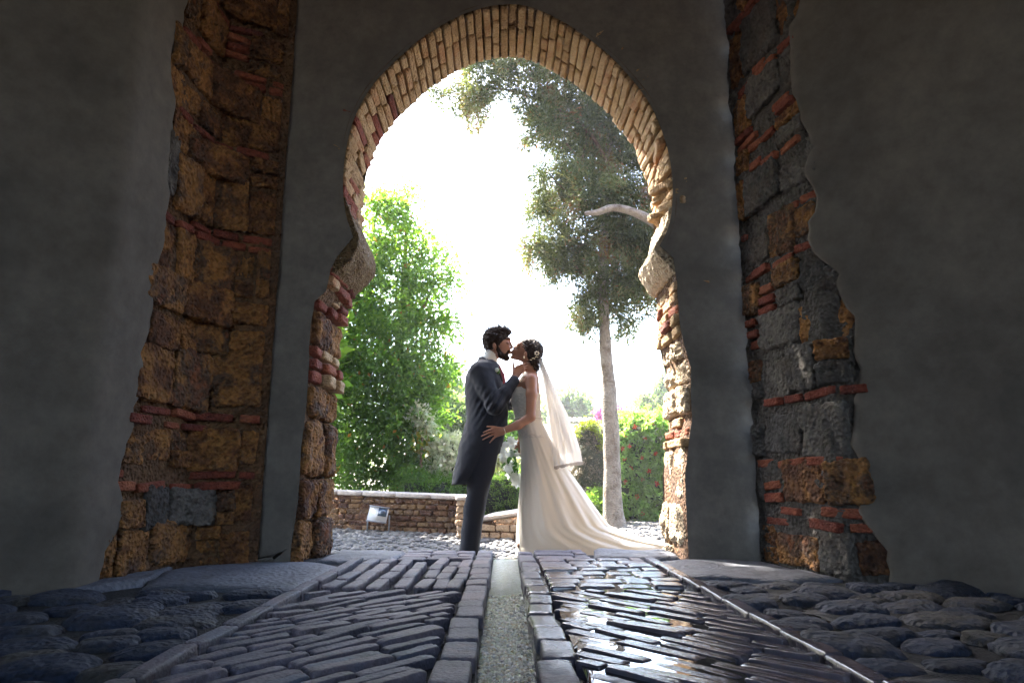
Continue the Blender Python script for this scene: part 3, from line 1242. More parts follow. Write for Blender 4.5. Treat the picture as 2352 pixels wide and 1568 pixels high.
def passage_wall(name, label, path, side, umason, mats, zmax=4.0, seed=0):
    rnd = random.Random(seed)
    f, tot = walker(path)
    t = thing(name, label, 'wall', (path[2][0], path[2][1], 0))
    TO = Vector(t.location)
    V, F = [], []
    us = [i * 0.035 for i in range(int(umason / 0.035) + 2)]
    u = us[-1]
    while u < tot:
        u += 0.3
        us.append(min(u, tot))
    zs = [-0.14] + [i * 0.045 for i in range(1, 92)] + [4.4, 4.8, 5.3]
    for z in zs:
        for u in us:
            p, d = f(u)
            nn = Vector((d.y, -d.x)) * side
            q = Vector((p.x, p.y, z))
            w = (-0.07 if u > umason + 0.10 else -0.004) + 0.018 * noise.noise(q * 3 + Vector((seed, 0, 0))) + 0.020 * noise.noise(q * 9) + 0.010 * noise.noise(q * 22)
            V.append((p.x + nn.x * w, p.y + nn.y * w, z))
    n = len(us)
    for j in range(len(zs) - 1):
        for i in range(n - 1):
            F.append([j * n + i, j * n + i + 1, (j + 1) * n + i + 1, (j + 1) * n + i])
    put('wall_core', mesh_np('wall_core', rel(V, t), F, mats['mortar']), t)
    # plaster is an added dark layer where the wall fades into shade; uneven edge
    V, F = [], []
    pu = [0, 0.004, 0.02] + [0.06 * i for i in range(1, 30)]
    while pu[-1] + umason < tot - 0.3:
        pu.append(pu[-1] + 0.25)
    def edge(z):
        return (umason - 0.16 + 0.16 * max(0, 1 - z / 1.8) + 0.14 * noise.noise(Vector((z * 1.3, seed, 2)))
                + 0.07 * noise.noise(Vector((z * 5, seed, 5))) + 0.025 * noise.noise(Vector((z * 17, seed, 5))))
    for z in zs:
        e0 = edge(z)
        for i, du in enumerate(pu):
            p, d = f(min(e0 + du, tot))
            nn = Vector((d.y, -d.x)) * side
            q = Vector((p.x, p.y, z))
            w = (-0.02 if i == 0 else 0.016 if i == 1 else 0.024) + 0.014 * noise.noise(q * 2.2) + 0.0015 * noise.noise(q * 11)
            V.append((p.x + nn.x * w, p.y + nn.y * w, z))
    n = len(pu)
    for j in range(len(zs) - 1):
        for i in range(n - 1):
            F.append([j * n + i, j * n + i + 1, (j + 1) * n + i + 1, (j + 1) * n + i])
    put('shade_layer', mesh_np('shade_layer', rel(V, t), F, M_SHADEWALL), t)

    def place(nm, ms, u0, u1, z0, z1, prot, dep):
        e = edge((z0 + z1) / 2)
        if u0 > e - 0.04:
            return
        u1 = min(u1, e + 0.05)
        if u1 - u0 < 0.045:
            return
        (pa, d), (pb, _) = f(u0), f(u1)
        dd = (pb - pa)
        if dd.length < 0.02:
            return
        dd.normalize()
        nn = Vector((dd.y, -dd.x)) * side
        c = (pa + pb) / 2 + nn * (prot - dep / 2)
        ang = math.atan2(dd.y, dd.x)
        put(nm, rnd.choice(ms), t, Vector((c.x, c.y, (z0 + z1) / 2)) - TO,
            (rnd.gauss(0, 0.03), rnd.gauss(0, 0.04), ang + rnd.gauss(0, 0.04)), ((pb - pa).length, dep, z1 - z0))
    z = 0.0
    while z < zmax:
        h = rnd.uniform(0.17, 0.33)
        u = rnd.uniform(-0.2, 0.0)
        while u < umason:
            if rnd.random() < 0.11:       # a stack of bricks between two stones
                w = rnd.uniform(0.12, 0.24)
                zz = z
                while zz < z + h - 0.03:
                    bh = rnd.uniform(0.038, 0.055)
                    if rnd.random() < 0.85:
                        place('brick', mats['brick'], max(u, 0.05), u + w * rnd.uniform(.8, 1), zz, zz + bh, rnd.uniform(0.005, 0.04), 0.12)
                    zz += bh + rnd.uniform(0.012, 0.025)
                u += w + 0.01
            else:
                w = rnd.uniform(0.15, 0.40)
                if rnd.random() < 0.22:   # two smaller stones one above the other
                    k = h * rnd.uniform(0.35, 0.65)
                    cells = [(z, z + k), (z + k + 0.008, z + h)]
                    w *= 0.6
                else:
                    cells = [(z + rnd.uniform(-0.03, 0.03), z + h + rnd.uniform(-0.04, 0.05))]
                for (a, b) in cells:
                    k = mats['stone'][0] if rnd.random() < mats['mix'] else mats['stone'][1]
                    place('stone', k, max(u, 0.05), u + w, a, b, rnd.uniform(0.006, 0.045), 0.20)
                u += w + rnd.uniform(0.0, 0.02)
        z += h + 0.006
        if rnd.random() < 0.62:
            for _ in range(rnd.choice([1, 2])):
                u = rnd.uniform(-0.15, 0)
                while u < umason:
                    w = rnd.uniform(0.13, 0.27)
                    if rnd.random() < 0.7:
                        place('brick', mats['brick'], max(u, 0.05), u + w, z, z + rnd.uniform(0.036, 0.05), rnd.uniform(0.008, 0.04), 0.12)
                    u += w + rnd.uniform(0.01, 0.04)
                z += 0.062
    return t, place


ws_o = rock_meshes('wall_stone_ochre', M_OCHRE, 9, 210, n=20, e=16, amp=0.085, freq=4.5)
ws_g = rock_meshes('wall_stone_grey', M_GREY, 9, 220, n=20, e=16, amp=0.085, freq=4.5)
wb = rock_meshes('wall_brick', M_REDBRICK, 8, 230, n=8, e=12, amp=0.06, freq=3.4)
LP = [(-1.43, 4.14), (-1.80, 3.95), (-1.87, 3.1), (-2.30, 2.75), (-2.6, 2.2), (-2.75, -5.05)]
RP = [(1.50, 4.14), (1.62, 3.42), (2.02, 3.08), (2.5, 2.6), (2.75, 1.9), (2.75, -5.05)]
lw, lplace = passage_wall('passage_wall', 'rough orange stone and red brick wall on the left side of the dark passage', LP, -1, 1.06,
                          {'stone': (ws_o, ws_g), 'mix': 0.93, 'brick': wb, 'mortar': M_MORTAR}, seed=3)
rw, rplace = passage_wall('passage_wall', 'grey stone wall with red brick bands on the right side of the dark passage', RP, 1, 0.92,
                          {'stone': (ws_g, ws_o), 'mix': 0.62, 'brick': wb, 'mortar': M_GREYMORTAR}, zmax=3.9, seed=8)
bl = rock_meshes('skylit_stone', M_SKYLIT, 1, 240, n=14, e=4, amp=0.06, freq=2.6)

# vault and rear wall of the passage
V, F = box((0, -0.1, 5.35), (7.0, 9.9, 0.3))
put('ceiling', mesh_np('ceiling', V, F, M_DARKWALL, smooth=False), kind='structure')
parts = [box((-2.6, -5.2, 2.6), (1.4, 0.3, 5.6)), box((2.6, -5.2, 2.6), (1.4, 0.3, 5.6)), box((0, -5.2, 4.75), (3.8, 0.3, 1.3))]
V, F = join(parts)
rear = put('rear_wall', mesh_np('rear_wall', V, F, M_DARKWALL, smooth=False), kind='structure')
#@@PART3
# ================================================================ GARDEN
M_LEAF = leaf_mat('broad_leaf', [(0.0, (0.022, 0.05, 0.012)), (0.45, (0.085, 0.155, 0.03)), (0.75, (0.15, 0.24, 0.04)), (0.93, (0.19, 0.25, 0.05)), (1.0, (0.22, 0.10, 0.025))], 0.6, tcol=2.1)
M_CYP = leaf_mat('cypress_spray', [(0.0, (0.024, 0.036, 0.012)), (0.5, (0.07, 0.09, 0.03)), (0.78, (0.20, 0.21, 0.10)), (0.88, (0.15, 0.085, 0.03)), (1.0, (0.20, 0.08, 0.035))], 0.4, tcol=1.4)
M_HEDGE = leaf_mat('hedge_leaf', [(0.04, 0.08, 0.018), (0.085, 0.16, 0.03), (0.14, 0.20, 0.045)], 0.55, tcol=1.9)
M_HIB = leaf_mat('hibiscus_leaf', [(0.09, 0.15, 0.05), (0.18, 0.28, 0.09), (0.27, 0.38, 0.15)], 0.6, rough=0.35, tcol=1.9)
M_BLUEGREEN = leaf_mat('bluegreen_leaf', [(0.06, 0.10, 0.05), (0.12, 0.17, 0.09), (0.18, 0.23, 0.13)], 0.55, tcol=1.7)
M_YELLOWGREEN = leaf_mat('yellowgreen_leaf', [(0.14, 0.19, 0.02), (0.24, 0.30, 0.03), (0.32, 0.38, 0.05)], 0.4)
M_BROWNTWIG = leaf_mat('dry_foliage', [(0.06, 0.045, 0.03), (0.12, 0.095, 0.065), (0.17, 0.14, 0.10)], 0.1)
M_WHITEFL = leaf_mat('white_blossom', [(0.35, 0.42, 0.25), (0.6, 0.62, 0.5), (0.78, 0.72, 0.68)], 0.35, tcol=1.0)
M_PINK = leaf_mat('pink_bract', [(0.45, 0.05, 0.30), (0.60, 0.12, 0.45), (0.65, 0.22, 0.52)], 0.4, tcol=1.0)
M_REDFL = leaf_mat('red_petal', [(0.55, 0.03, 0.02), (0.70, 0.07, 0.04)], 0.3, tcol=1.0)
M_BARK = stone_mat('pale_bark', [(0.20, 0.17, 0.14), (0.30, 0.26, 0.22), (0.38, 0.34, 0.30)], scale=7, bump=0.8, bscale=30, pits=0.8, rand=0.2, rough=0.9,
                   dirt=((0.12, 0.08, 0.055), 7, 0.9))
M_TWIG = stone_mat('brown_bark', [(0.10, 0.06, 0.035), (0.17, 0.11, 0.07)], scale=8, bump=0.6, bscale=30, rand=0.3)
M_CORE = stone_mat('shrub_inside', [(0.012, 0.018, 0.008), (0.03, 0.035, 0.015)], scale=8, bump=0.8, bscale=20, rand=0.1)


def crown(name, lv, mat, parent):
    V, F, T = lv
    return put(name, mesh_np(name, rel(V, parent), F, mat, smooth=False, tint=T), parent)


def limb(name, pts, rad, mat, parent, seg=9, wob=0.0):
    P = [Vector(p) for p in pts]
    D, Rr = [], []
    for i in range(len(P) - 1):
        p0, p1, p2, p3 = P[max(i - 1, 0)], P[i], P[i + 1], P[min(i + 2, len(P) - 1)]
        for k in range(6):
            t = k / 6
            q = 0.5 * ((2 * p1) + (-p0 + p2) * t + (2 * p0 - 5 * p1 + 4 * p2 - p3) * t * t + (-p0 + 3 * p1 - 3 * p2 + p3) * t ** 3)
            r = rad[i] + (rad[i + 1] - rad[i]) * t
            q = q + Vector((noise.noise(q * 3), noise.noise(q * 3 + Vector((5, 0, 0))), 0)) * wob
            D.append(q)
            Rr.append(r * (1 + 0.10 * noise.noise(q * 5)))
    D.append(P[-1])
    Rr.append(rad[-1])
    V, F = tube(D, Rr, seg)
    return put(name, mesh_np(name, rel(V, parent), F, mat), parent)


# ---- tall cypress on the right
tree = thing('cypress_tree', 'tall old cypress with bare pale trunk and ragged grey green crown on the right', 'tree', (1.36, 8.55, -0.1))
limb('trunk', [at(1410, 1212, 8.55), at(1409, 1190, 8.55), at(1406, 1120, 8.55), at(1403, 980, 8.55), at(1395, 860, 8.55), at(1388, 740, 8.55), at(1384, 620, 8.6),
               at(1392, 480, 8.7), at(1400, 300, 8.8), at(1400, 60, 8.9)],
     [0.165, 0.135, 0.115, 0.10, 0.085, 0.068, 0.06, 0.055, 0.05, 0.03], M_BARK, tree, 14, 0.02)
CB = [(1075, 195, 42, 32), (1130, 165, 60, 24), (1072, 262, 32, 26), (1012, 222, 18, 12), (1180, 165, 50, 26), (1105, 232, 38, 28), (1230, 220, 60, 50),
      (1262, 300, 48, 42), (1238, 300, 34, 40), (1300, 230, 50, 50), (1340, 300, 60, 60), (1400, 330, 60, 50), (1330, 385, 70, 46), (1420, 400, 60, 50),
      (1252, 400, 34, 32), (1290, 445, 62, 42), (1370, 450, 80, 50), (1243, 478, 26, 22), (1440, 480, 60, 50), (1258, 560, 46, 36), (1216, 585, 22, 24),
      (1310, 575, 60, 46), (1400, 560, 80, 60), (1460, 560, 50, 50), (1290, 612, 48, 22), (1262, 632, 20, 14), (1375, 640, 60, 36), (1455, 640, 50, 45), (1340, 700, 28, 28),
      (1347, 752, 16, 22), (1325, 742, 14, 10), (1400, 705, 66, 30), (1470, 725, 34, 34), (1445, 758, 26, 14), (1520, 620, 60, 90), (1540, 480, 70, 80), (1520, 330, 80, 80),
      (1440, 240, 70, 60), (1380, 160, 80, 60), (1290, 120, 90, 60), (1200, 90, 90, 50), (1090, 100, 70, 40)]
blobs = px_blobs(CB, 8.75, depth=0.5, jit=0.15, seed=4)
# the crown carries on above the arch, out of sight
for (c, r, w) in [((0.6, 9.2, 7.6), (1.5, 1.2, 1.0), 9000), ((1.8, 9.0, 7.4), (1.5, 1.2, 1.6), 9000), ((1.4, 8.9, 9.2), (1.1, 1.0, 1.2), 6000)]:
    blobs.append((Vector(c), r, w))


def cyp_t(P, t, rng):
    b = rng.random(len(t)) < 0.10
    t = t * 0.8
    n = np.sin(P[:, 0] * 5.1 + 1) * np.sin(P[:, 2] * 4.3) + 0.4 * np.sin(P[:, 0] * 11 + P[:, 2] * 9)
    t = np.where((n > 0.55) | b, np.clip(t + 0.35, 0, 1), t)
    return t


crown('crown', leaves(blobs, 190000, 0.07, 0.017, clump=0.15, per=80, droop=0.15, shell=0.5, seed=11, spread=0.6, tint_fn=cyp_t), M_CYP, tree)
for pts, r in (([(1388, 560), (1392, 620), (1388, 680), (1384, 740)], 0.02), ([(1350, 240), (1345, 330), (1330, 400), (1345, 470)], 0.018),
               ([(1300, 330), (1330, 360), (1370, 380)], 0.014), ([(1390, 600), (1430, 575), (1462, 560)], 0.012), ([(1395, 690), (1350, 650), (1310, 590)], 0.014),
               ([(1395, 500), (1340, 480), (1290, 430), (1262, 400)], 0.022), ([(1398, 380), (1350, 300), (1280, 250), (1180, 210), (1090, 200)], 0.028),
               ([(1398, 650), (1440, 660), (1475, 700)], 0.016), ([(1395, 560), (1330, 560), (1270, 560)], 0.016)):
    limb('branch', [at(x, y, 8.55 + 0.05 * i) for i, (x, y) in enumerate(pts)], [r * (1 - 0.5 * i / (len(pts) - 1)) for i in range(len(pts))], M_TWIG, tree, 6)

# the pale limb reaching in from another trunk on the right
t2 = thing('bare_limb_tree', 'pale bare limb curving in from the right across the cypress crown', 'tree', (2.7, 7.95, -0.1))
limb('limb', [at(1343, 490, 7.95), at(1372, 488, 7.95), at(1402, 478, 7.95), at(1430, 480, 7.95), at(1462, 490, 7.95), at(1500, 510, 7.95), at(1560, 560, 7.95), at(1700, 700, 7.95)],
     [0.022, 0.040, 0.046, 0.050, 0.054, 0.06, 0.075, 0.1], M_BARK, t2, 10)
limb('trunk', [at(1700, 1190, 7.95), at(1705, 900, 7.95), at(1700, 700, 7.95), at(1710, 500, 7.95), at(1690, 300, 7.95)], [0.16, 0.13, 0.11, 0.08, 0.05], M_BARK, t2, 12)
crown('crown', leaves(px_blobs([(1690, 300, 110, 110), (1760, 420, 90, 90)], 8.3), 9000, 0.07, 0.013, clump=0.13, per=24, seed=12), M_CYP, t2)

# ---- leafy tree on the left, behind the low wall
lt = thing('carob_tree', 'large bushy bright green tree filling the left side of the arch', 'tree', (-2.2, 10.0, -0.1))
LB = [(866, 470, 38, 46, 0), (925, 462, 40, 36, 0), (905, 500, 40, 30, 0), (880, 560, 66, 60, 0), (962, 540, 46, 44, 0.3), (992, 588, 36, 36, 0.2), (930, 640, 100, 60, 0),
      (1012, 640, 40, 32, 0), (1045, 655, 24, 12, 0), (870, 740, 100, 80, -.2), (955, 730, 80, 60, 0), (1005, 745, 40, 34, 0), (1038, 740, 24, 16, 0), (900, 860, 110, 80, -.3),
      (965, 850, 75, 80, -.1), (1005, 850, 30, 40, 0), (880, 980, 110, 80, -.3), (950, 980, 70, 80, -.2), (985, 940, 36, 50, 0), (880, 1085, 120, 60, -.3), (940, 1095, 44, 46, -.3),
      (820, 640, 70, 100, 0), (800, 850, 90, 120, 0), (760, 1000, 110, 150, 0), (770, 640, 90, 120, 0), (740, 800, 100, 140, 0)]


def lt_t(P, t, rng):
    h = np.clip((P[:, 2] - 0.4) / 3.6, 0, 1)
    t = np.clip(t * (0.55 + 0.25 * h) + 0.16 * h, 0, 0.93)  # tint lightens with height, painting light coming through the treetop
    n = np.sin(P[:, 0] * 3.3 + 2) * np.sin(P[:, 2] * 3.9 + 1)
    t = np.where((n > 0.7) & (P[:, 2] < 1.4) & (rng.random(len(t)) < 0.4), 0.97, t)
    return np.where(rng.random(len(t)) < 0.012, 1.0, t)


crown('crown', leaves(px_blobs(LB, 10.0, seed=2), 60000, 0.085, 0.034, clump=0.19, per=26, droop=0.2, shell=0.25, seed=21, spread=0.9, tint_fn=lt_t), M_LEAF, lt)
limb('trunk', [at(905, 1200, 10.2), at(905, 1000, 10.2), at(912, 850, 10.2), at(925, 700, 10.2), at(930, 560, 10.2), at(925, 470, 10.2)], [0.11, 0.09, 0.08, 0.06, 0.03, 0.012], M_TWIG, lt, 10, 0.05)
for pts, r in (([(912, 850), (870, 740), (850, 620), (866, 480)], 0.035), ([(918, 780), (960, 730), (1000, 650), (1030, 640)], 0.028), ([(915, 830), (980, 800), (1030, 745)], 0.022),
               ([(925, 700), (960, 620), (975, 540)], 0.022), ([(905, 980), (960, 900), (1000, 850)], 0.02), ([(905, 950), (850, 870), (800, 820)], 0.025)):
    limb('branch', [at(x, y, 10.1) for x, y in pts], [r * (1 - 0.7 * i / (len(pts) - 1)) for i in range(len(pts))], M_TWIG, lt, 6)

# ---- unseen tree added left of the opening, crown shaped to block the sun
st = thing('sun_block_tree', 'unseen tree added behind the left jamb to keep sun off the floor and path', 'tree', (-5.2, 9.0, -0.1))
limb('trunk', [(-5.2, 9.0, -0.1), (-5.1, 9.0, 3), (-4.8, 9.2, 6), (-4.6, 9.4, 8)], [0.25, 0.2, 0.14, 0.05], M_TWIG, st, 10, 0.05)
crown('crown', leaves([(Vector((-4.5, 8.6, 6.6)), (1.7, 1.5, 1.6), 3), (Vector((-5.0, 9.6, 7.8)), (1.8, 1.5, 1.5), 2.5), (Vector((-4.6, 7.2, 4.9)), (1.7, 1.3, 1.4), 2.5),
                       (Vector((-4.5, 9.0, 9.3)), (1.5, 1.2, 1.5), 2)] + [(Vector((-3.42, 8.3, 3.2 + 0.9 * k)), (0.52, 0.6, 0.75), 1.2) for k in range(9)] + [(Vector((-2.72, 8.3, 1.9 + 0.8 * k)), (0.55, 0.6, 0.6), 1.2) for k in range(3)] + [(Vector((-2.86, 8.3, 6.7 + 0.55 * k)), (0.30, 0.35, 0.4), 0.7) for k in range(6)], 56000, 0.16, 0.085, clump=0.22, per=18, shell=0.2, seed=31), M_LEAF, st)

# ---- small plantings, each its own thing


def shrub(name, label, cat, lst, Y, n, L, W, mat, tri=None, core=True, base=1200, group=None, clump=0.08, **kw):
    c0 = at(lst[0][0], lst[0][1], Y)
    t = thing(name, label, cat, (c0.x, Y, -0.1), group)
    bl_ = px_blobs(lst, Y)
    crown('foliage', leaves(bl_, n, L, W, clump=clump, **kw), mat, t)
    if core:
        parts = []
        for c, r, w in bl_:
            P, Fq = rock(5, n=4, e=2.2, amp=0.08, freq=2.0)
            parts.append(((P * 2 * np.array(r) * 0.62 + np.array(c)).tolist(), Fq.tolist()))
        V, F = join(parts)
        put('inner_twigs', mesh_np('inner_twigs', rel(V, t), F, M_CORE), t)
    V, F = tube([(c0.x, Y, -0.12), (c0.x + 0.02, Y, c0.z)], [0.03, 0.015], 6)
    put('stem', mesh_np('stem', rel(V, t), F, M_TWIG), t)
    return t


shrub('cypress', 'slim young cypress rising behind the groom just right of the big leafy tree', 'tree', [(1042, 870, 10, 36), (1040, 915, 17, 40), (1041, 845, 5, 20), (1040, 960, 18, 50)], 16, 5000, 0.09, 0.03,
      M_BLUEGREEN, seed=41, clump=0.12)
shrub('cypress', 'thin dark spire behind the groom, second from the leafy tree', 'tree', [(1057, 880, 5, 28), (1056, 925, 9, 36), (1058, 980, 10, 50)], 17, 2200, 0.09, 0.03, M_BLUEGREEN, seed=42, clump=0.1)
shrub('bush', 'blue green bush behind the back of the groom', 'bush', [(1030, 950, 34, 42), (1055, 960, 34, 46), (1010, 930, 26, 36), (1075, 1000, 40, 50), (1040, 1010, 40, 40)], 13, 12000, 0.085, 0.04, M_BLUEGREEN, seed=43)
shrub('blossom_bush', 'bush covered in white blossom between the leafy tree and the tails of the coat', 'bush',
      [(1010, 1060, 26, 40), (1035, 1040, 22, 40), (1000, 1090, 26, 22), (1045, 1080, 26, 30), (1020, 1020, 16, 14)], 9.6, 7000, 0.06, 0.04, M_WHITEFL, seed=44)
shrub('blossom_bush', 'small pale blossom on the edge of the leafy tree beside the groom', 'bush', [(968, 960, 16, 14), (985, 978, 12, 12), (950, 945, 10, 8)], 9.4, 900, 0.055, 0.035, M_WHITEFL, seed=45, core=False)
shrub('bush', 'green bush seen between groom and bride behind the bouquet', 'bush',
      [(1160, 1010, 44, 46), (1130, 1040, 40, 40), (1190, 1040, 44, 50), (1170, 960, 20, 20), (1175, 930, 14, 18)], 11, 12000, 0.08, 0.035, M_HIB, seed=46)
shrub('blossom_bush', 'white flowering bush behind the bouquet', 'bush', [(1165, 1060, 20, 24), (1140, 1050, 18, 18)], 9.9, 2200, 0.05, 0.035, M_WHITEFL, seed=47, core=False)


def hedge(name, label, cat, x0, x1, y0, y1, z0, z1, n, L, W, mat, seed, extra=None, bump=0.04):
    t = thing(name, label, cat, ((x0 + x1) / 2, (y0 + y1) / 2, z0))
    V, F = [], []
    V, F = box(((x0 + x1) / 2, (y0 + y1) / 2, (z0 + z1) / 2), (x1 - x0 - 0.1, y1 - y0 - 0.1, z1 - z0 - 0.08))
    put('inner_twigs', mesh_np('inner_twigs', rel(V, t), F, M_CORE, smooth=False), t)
    rng = np.random.default_rng(seed)
    per = 10
    nc = n // per
    A = [(x1 - x0) * (z1 - z0), (x1 - x0) * (y1 - y0), (y1 - y0) * (z1 - z0) * 2]
    w = np.array(A) / sum(A)
    k = rng.choice(3, nc, p=w)
    u, v = rng.random(nc), rng.random(nc)
    P = np.zeros((nc, 3))
    P[:, 0] = np.where(k == 2, np.where(rng.random(nc) < .5, x0, x1), x0 + u * (x1 - x0))
    P[:, 1] = np.where(k == 0, y0, y0 + np.where(k == 2, u, v) * (y1 - y0))
    P[:, 2] = np.where(k == 1, z1, z0 + v * (z1 - z0))
    P += rng.normal(size=P.shape) * bump
    P[:, 2] += 0.05 * np.sin(P[:, 0] * 4) * (k == 1)
    blobs_ = [(p, (0.05, 0.05, 0.05), 1) for p in P]
    lv = leaves(blobs_, n, L, W, clump=0.05, per=per, seed=seed + 1)
    crown('foliage', lv, mat, t)
    return t, P[k == 0]


# clipped hedges
hedge('clipped_hedge', 'dark clipped hedge above the low wall between the groom and the bride', 'hedge', -0.62, 0.75, 9.2, 9.9, -0.1, 0.52, 16000, 0.04, 0.012, M_HEDGE, 51)
hedge('clipped_hedge', 'low clipped hedge behind the low wall at the back of the groom', 'hedge', -1.35, -0.66, 9.0, 9.7, -0.1, 0.48, 11000, 0.04, 0.012, M_HEDGE, 53)
hb, fp = hedge('hibiscus_hedge', 'tall hibiscus hedge dotted with red flowers right of the cypress trunk', 'hedge', 1.62, 3.4, 9.9, 10.9, -0.1, 1.30, 42000, 0.062, 0.034, M_HIB, 55, bump=0.07)
# individual hibiscus flowers
fl_v, fl_f = [], []
for k in range(5):
    a = k * 2 * math.pi / 5
    d = Vector((math.cos(a), -0.35, math.sin(a)))
    s = Vector((-math.sin(a), 0, math.cos(a)))
    o = len(fl_v)
    fl_v += [tuple(d * 0.0), tuple(d * 0.6 + s * 0.33), tuple(d * 1.0 + s * 0.2), tuple(d * 1.02 - s * 0.2), tuple(d * 0.6 - s * 0.33)]
    fl_f.append([o, o + 1, o + 2, o + 3, o + 4])
flower_me = mesh_np('flower', np.array(fl_v) * 0.038, fl_f, M_REDFL, smooth=False, tint=np.random.default_rng(1).random(len(fl_v)))
for (dx, dy) in [(1437, 1000), (1483, 1005), (1444, 1024), (1473, 1050), (1436, 1055), (1430, 1030), (1476, 1101), (1438, 1106), (1476, 1180), (1457, 980), (1497, 972), (1505, 1040), (1462, 1140), (1508, 1110),
                 (1450, 1075), (1490, 1080)]:
    p = at(dx, dy, 9.84)
    put('flower', flower_me, hb, p - Vector(hb.location), (random.gauss(0, .4), random.gauss(0, .6), random.gauss(0, .4)))

# trimmed cone with green cap
cone = thing('trimmed_conifer', 'beehive shaped conifer, brown inside with a yellow green cap, beside the trunk', 'shrub', (at(1350, 1100, 9.6).x, 9.6, -0.1))
cb = px_blobs([(1352, 1010, 34, 38), (1356, 1060, 42, 60), (1360, 1110, 46, 60), (1360, 1160, 46, 50)], 9.6)
crown('dry_foliage', leaves(cb, 16000, 0.035, 0.014, clump=0.05, per=12, shell=0.75, seed=61), M_BROWNTWIG, cone)
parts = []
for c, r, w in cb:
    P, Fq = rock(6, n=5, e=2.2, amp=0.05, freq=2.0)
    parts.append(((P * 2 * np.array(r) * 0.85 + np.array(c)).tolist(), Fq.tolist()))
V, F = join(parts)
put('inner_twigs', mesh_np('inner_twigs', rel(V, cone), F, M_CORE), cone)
cap = px_blobs([(1348, 968, 13, 6), (1335, 978, 9, 6), (1362, 979, 9, 6), (1325, 992, 4, 6), (1374, 994, 6, 7), (1382, 1010, 4, 10), (1374, 1032, 8, 7), (1352, 1145, 7, 5), (1366, 1122, 8, 7)], 9.42)
crown('green_growth', leaves(cap, 1500, 0.04, 0.018, clump=0.03, per=12, seed=62), M_YELLOWGREEN, cone)
low = px_blobs([(1374, 1165, 20, 44), (1350, 1195, 40, 24)], 9.2)
crown('lower_growth', leaves(low, 5000, 0.05, 0.018, clump=0.06, per=12, seed=63), M_HEDGE, cone)

# far trees
shrub('distant_tree', 'pale round tree beyond the garden wall, beside the edge of the veil', 'tree', [(1300, 935, 26, 32), (1330, 945, 24, 34), (1345, 965, 30, 22), (1275, 960, 24, 30), (1310, 975, 40, 20)], 26, 7000, 0.22, 0.11, M_BLUEGREEN, seed=71,
      clump=0.3)
shrub('distant_tree', 'low pale tree right of the round one and left of the trunk', 'tree', [(1358, 962, 16, 18), (1350, 975, 20, 14)], 30, 2200, 0.2, 0.1, M_BLUEGREEN, seed=72, clump=0.25)
shrub('conifer', 'thin grey conifer in front of the pale building', 'tree', [(1480, 912, 6, 14), (1480, 930, 11, 16), (1479, 952, 16, 18), (1481, 975, 20, 14)], 24, 2600, 0.2, 0.05, M_BLUEGREEN, seed=73, clump=0.2)
shrub('conifer', 'tall grey conifer hugging the sunlit right jamb', 'tree', [(1522, 880, 10, 24), (1514, 915, 16, 24), (1516, 950, 24, 26), (1530, 930, 24, 34)], 24, 4200, 0.2, 0.05, M_BLUEGREEN, seed=74, clump=0.2)
shrub('bougainvillea', 'magenta bougainvillea spilling over the garden wall left of the cypress trunk', 'shrub', [(1378, 952, 10, 9), (1392, 950, 10, 8)], 20.2, 1300, 0.09, 0.06, M_PINK, seed=75, core=False)
shrub('bougainvillea', 'magenta bougainvillea spilling over the garden wall right of the cypress trunk', 'shrub', [(1424, 952, 12, 9), (1440, 956, 12, 5), (1415, 948, 10, 8)], 20.2, 1700, 0.09, 0.06, M_PINK, seed=76, core=False)

# ---- garden boundary wall with tiled top
M_GWALL = stone_mat('garden_wall_plaster', [(0.38, 0.29, 0.21), (0.50, 0.41, 0.32)], scale=2, bump=0.4, bscale=10, rand=0.1)
M_TILE = stone_mat('roof_tile', [(0.34, 0.20, 0.14), (0.46, 0.33, 0.25)], scale=5, bump=0.4, bscale=20, rand=0.6)
gw = thing('garden_wall', 'tile topped garden boundary wall behind the trimmed conifer', 'wall', (0, 20.6, -0.1))
x0, x1 = at(1180, 965, 20.6).x, at(1700, 965, 20.6).x
zt = at(1400, 974, 20.6).z
V, F = box(((x0 + x1) / 2, 20.6, zt / 2 - 0.05), (x1 - x0, 0.35, zt + 0.1))
put('wall_body', mesh_np('wall_body', rel(V, gw), F, M_GWALL, smooth=False), gw)
tv, tf = [], []
for i in range(7):
    a = math.pi * i / 6
    for yy in (0, 0.34):
        tv.append((0.075 * math.cos(a), yy, 0.06 * math.sin(a)))
for i in range(6):
    tf.append([2 * i, 2 * i + 2, 2 * i + 3, 2 * i + 1])
tile_me = mesh_np('tile', tv, tf, M_TILE)
x = at(1262, 965, 20.4).x
while x < at(1475, 965, 20.4).x:
    put('tile', tile_me, gw, Vector((x, 20.28, zt + 0.02)) - Vector(gw.location), (math.radians(24), 0, 0), (1, 1, 1))
    x += 0.155

# ---- pale building far behind
bd = thing('town_building', 'washed out pale building with a flat overhanging roof far behind the hedge', 'building', (at(1470, 1000, 60).x, 60, -0.1))
M_BW = stone_mat('pale_render', [(0.60, 0.56, 0.52), (0.68, 0.64, 0.60)], scale=0.5, bump=0.1, bscale=3, rand=0.1)
M_BR = stone_mat('roof_edge', [(0.30, 0.30, 0.33), (0.38, 0.38, 0.40)], scale=1, bump=0.1, bscale=3, rand=0.1)
M_GLASS, nt, out = node_mat('window_glass')
bs = nt.nodes.new('ShaderNodeBsdfPrincipled')
bs.inputs['Base Color'].default_value = (0.12, 0.15, 0.19, 1)
bs.inputs['Roughness'].default_value = 0.1
nt.links.new(bs.outputs[0], out.inputs[0])


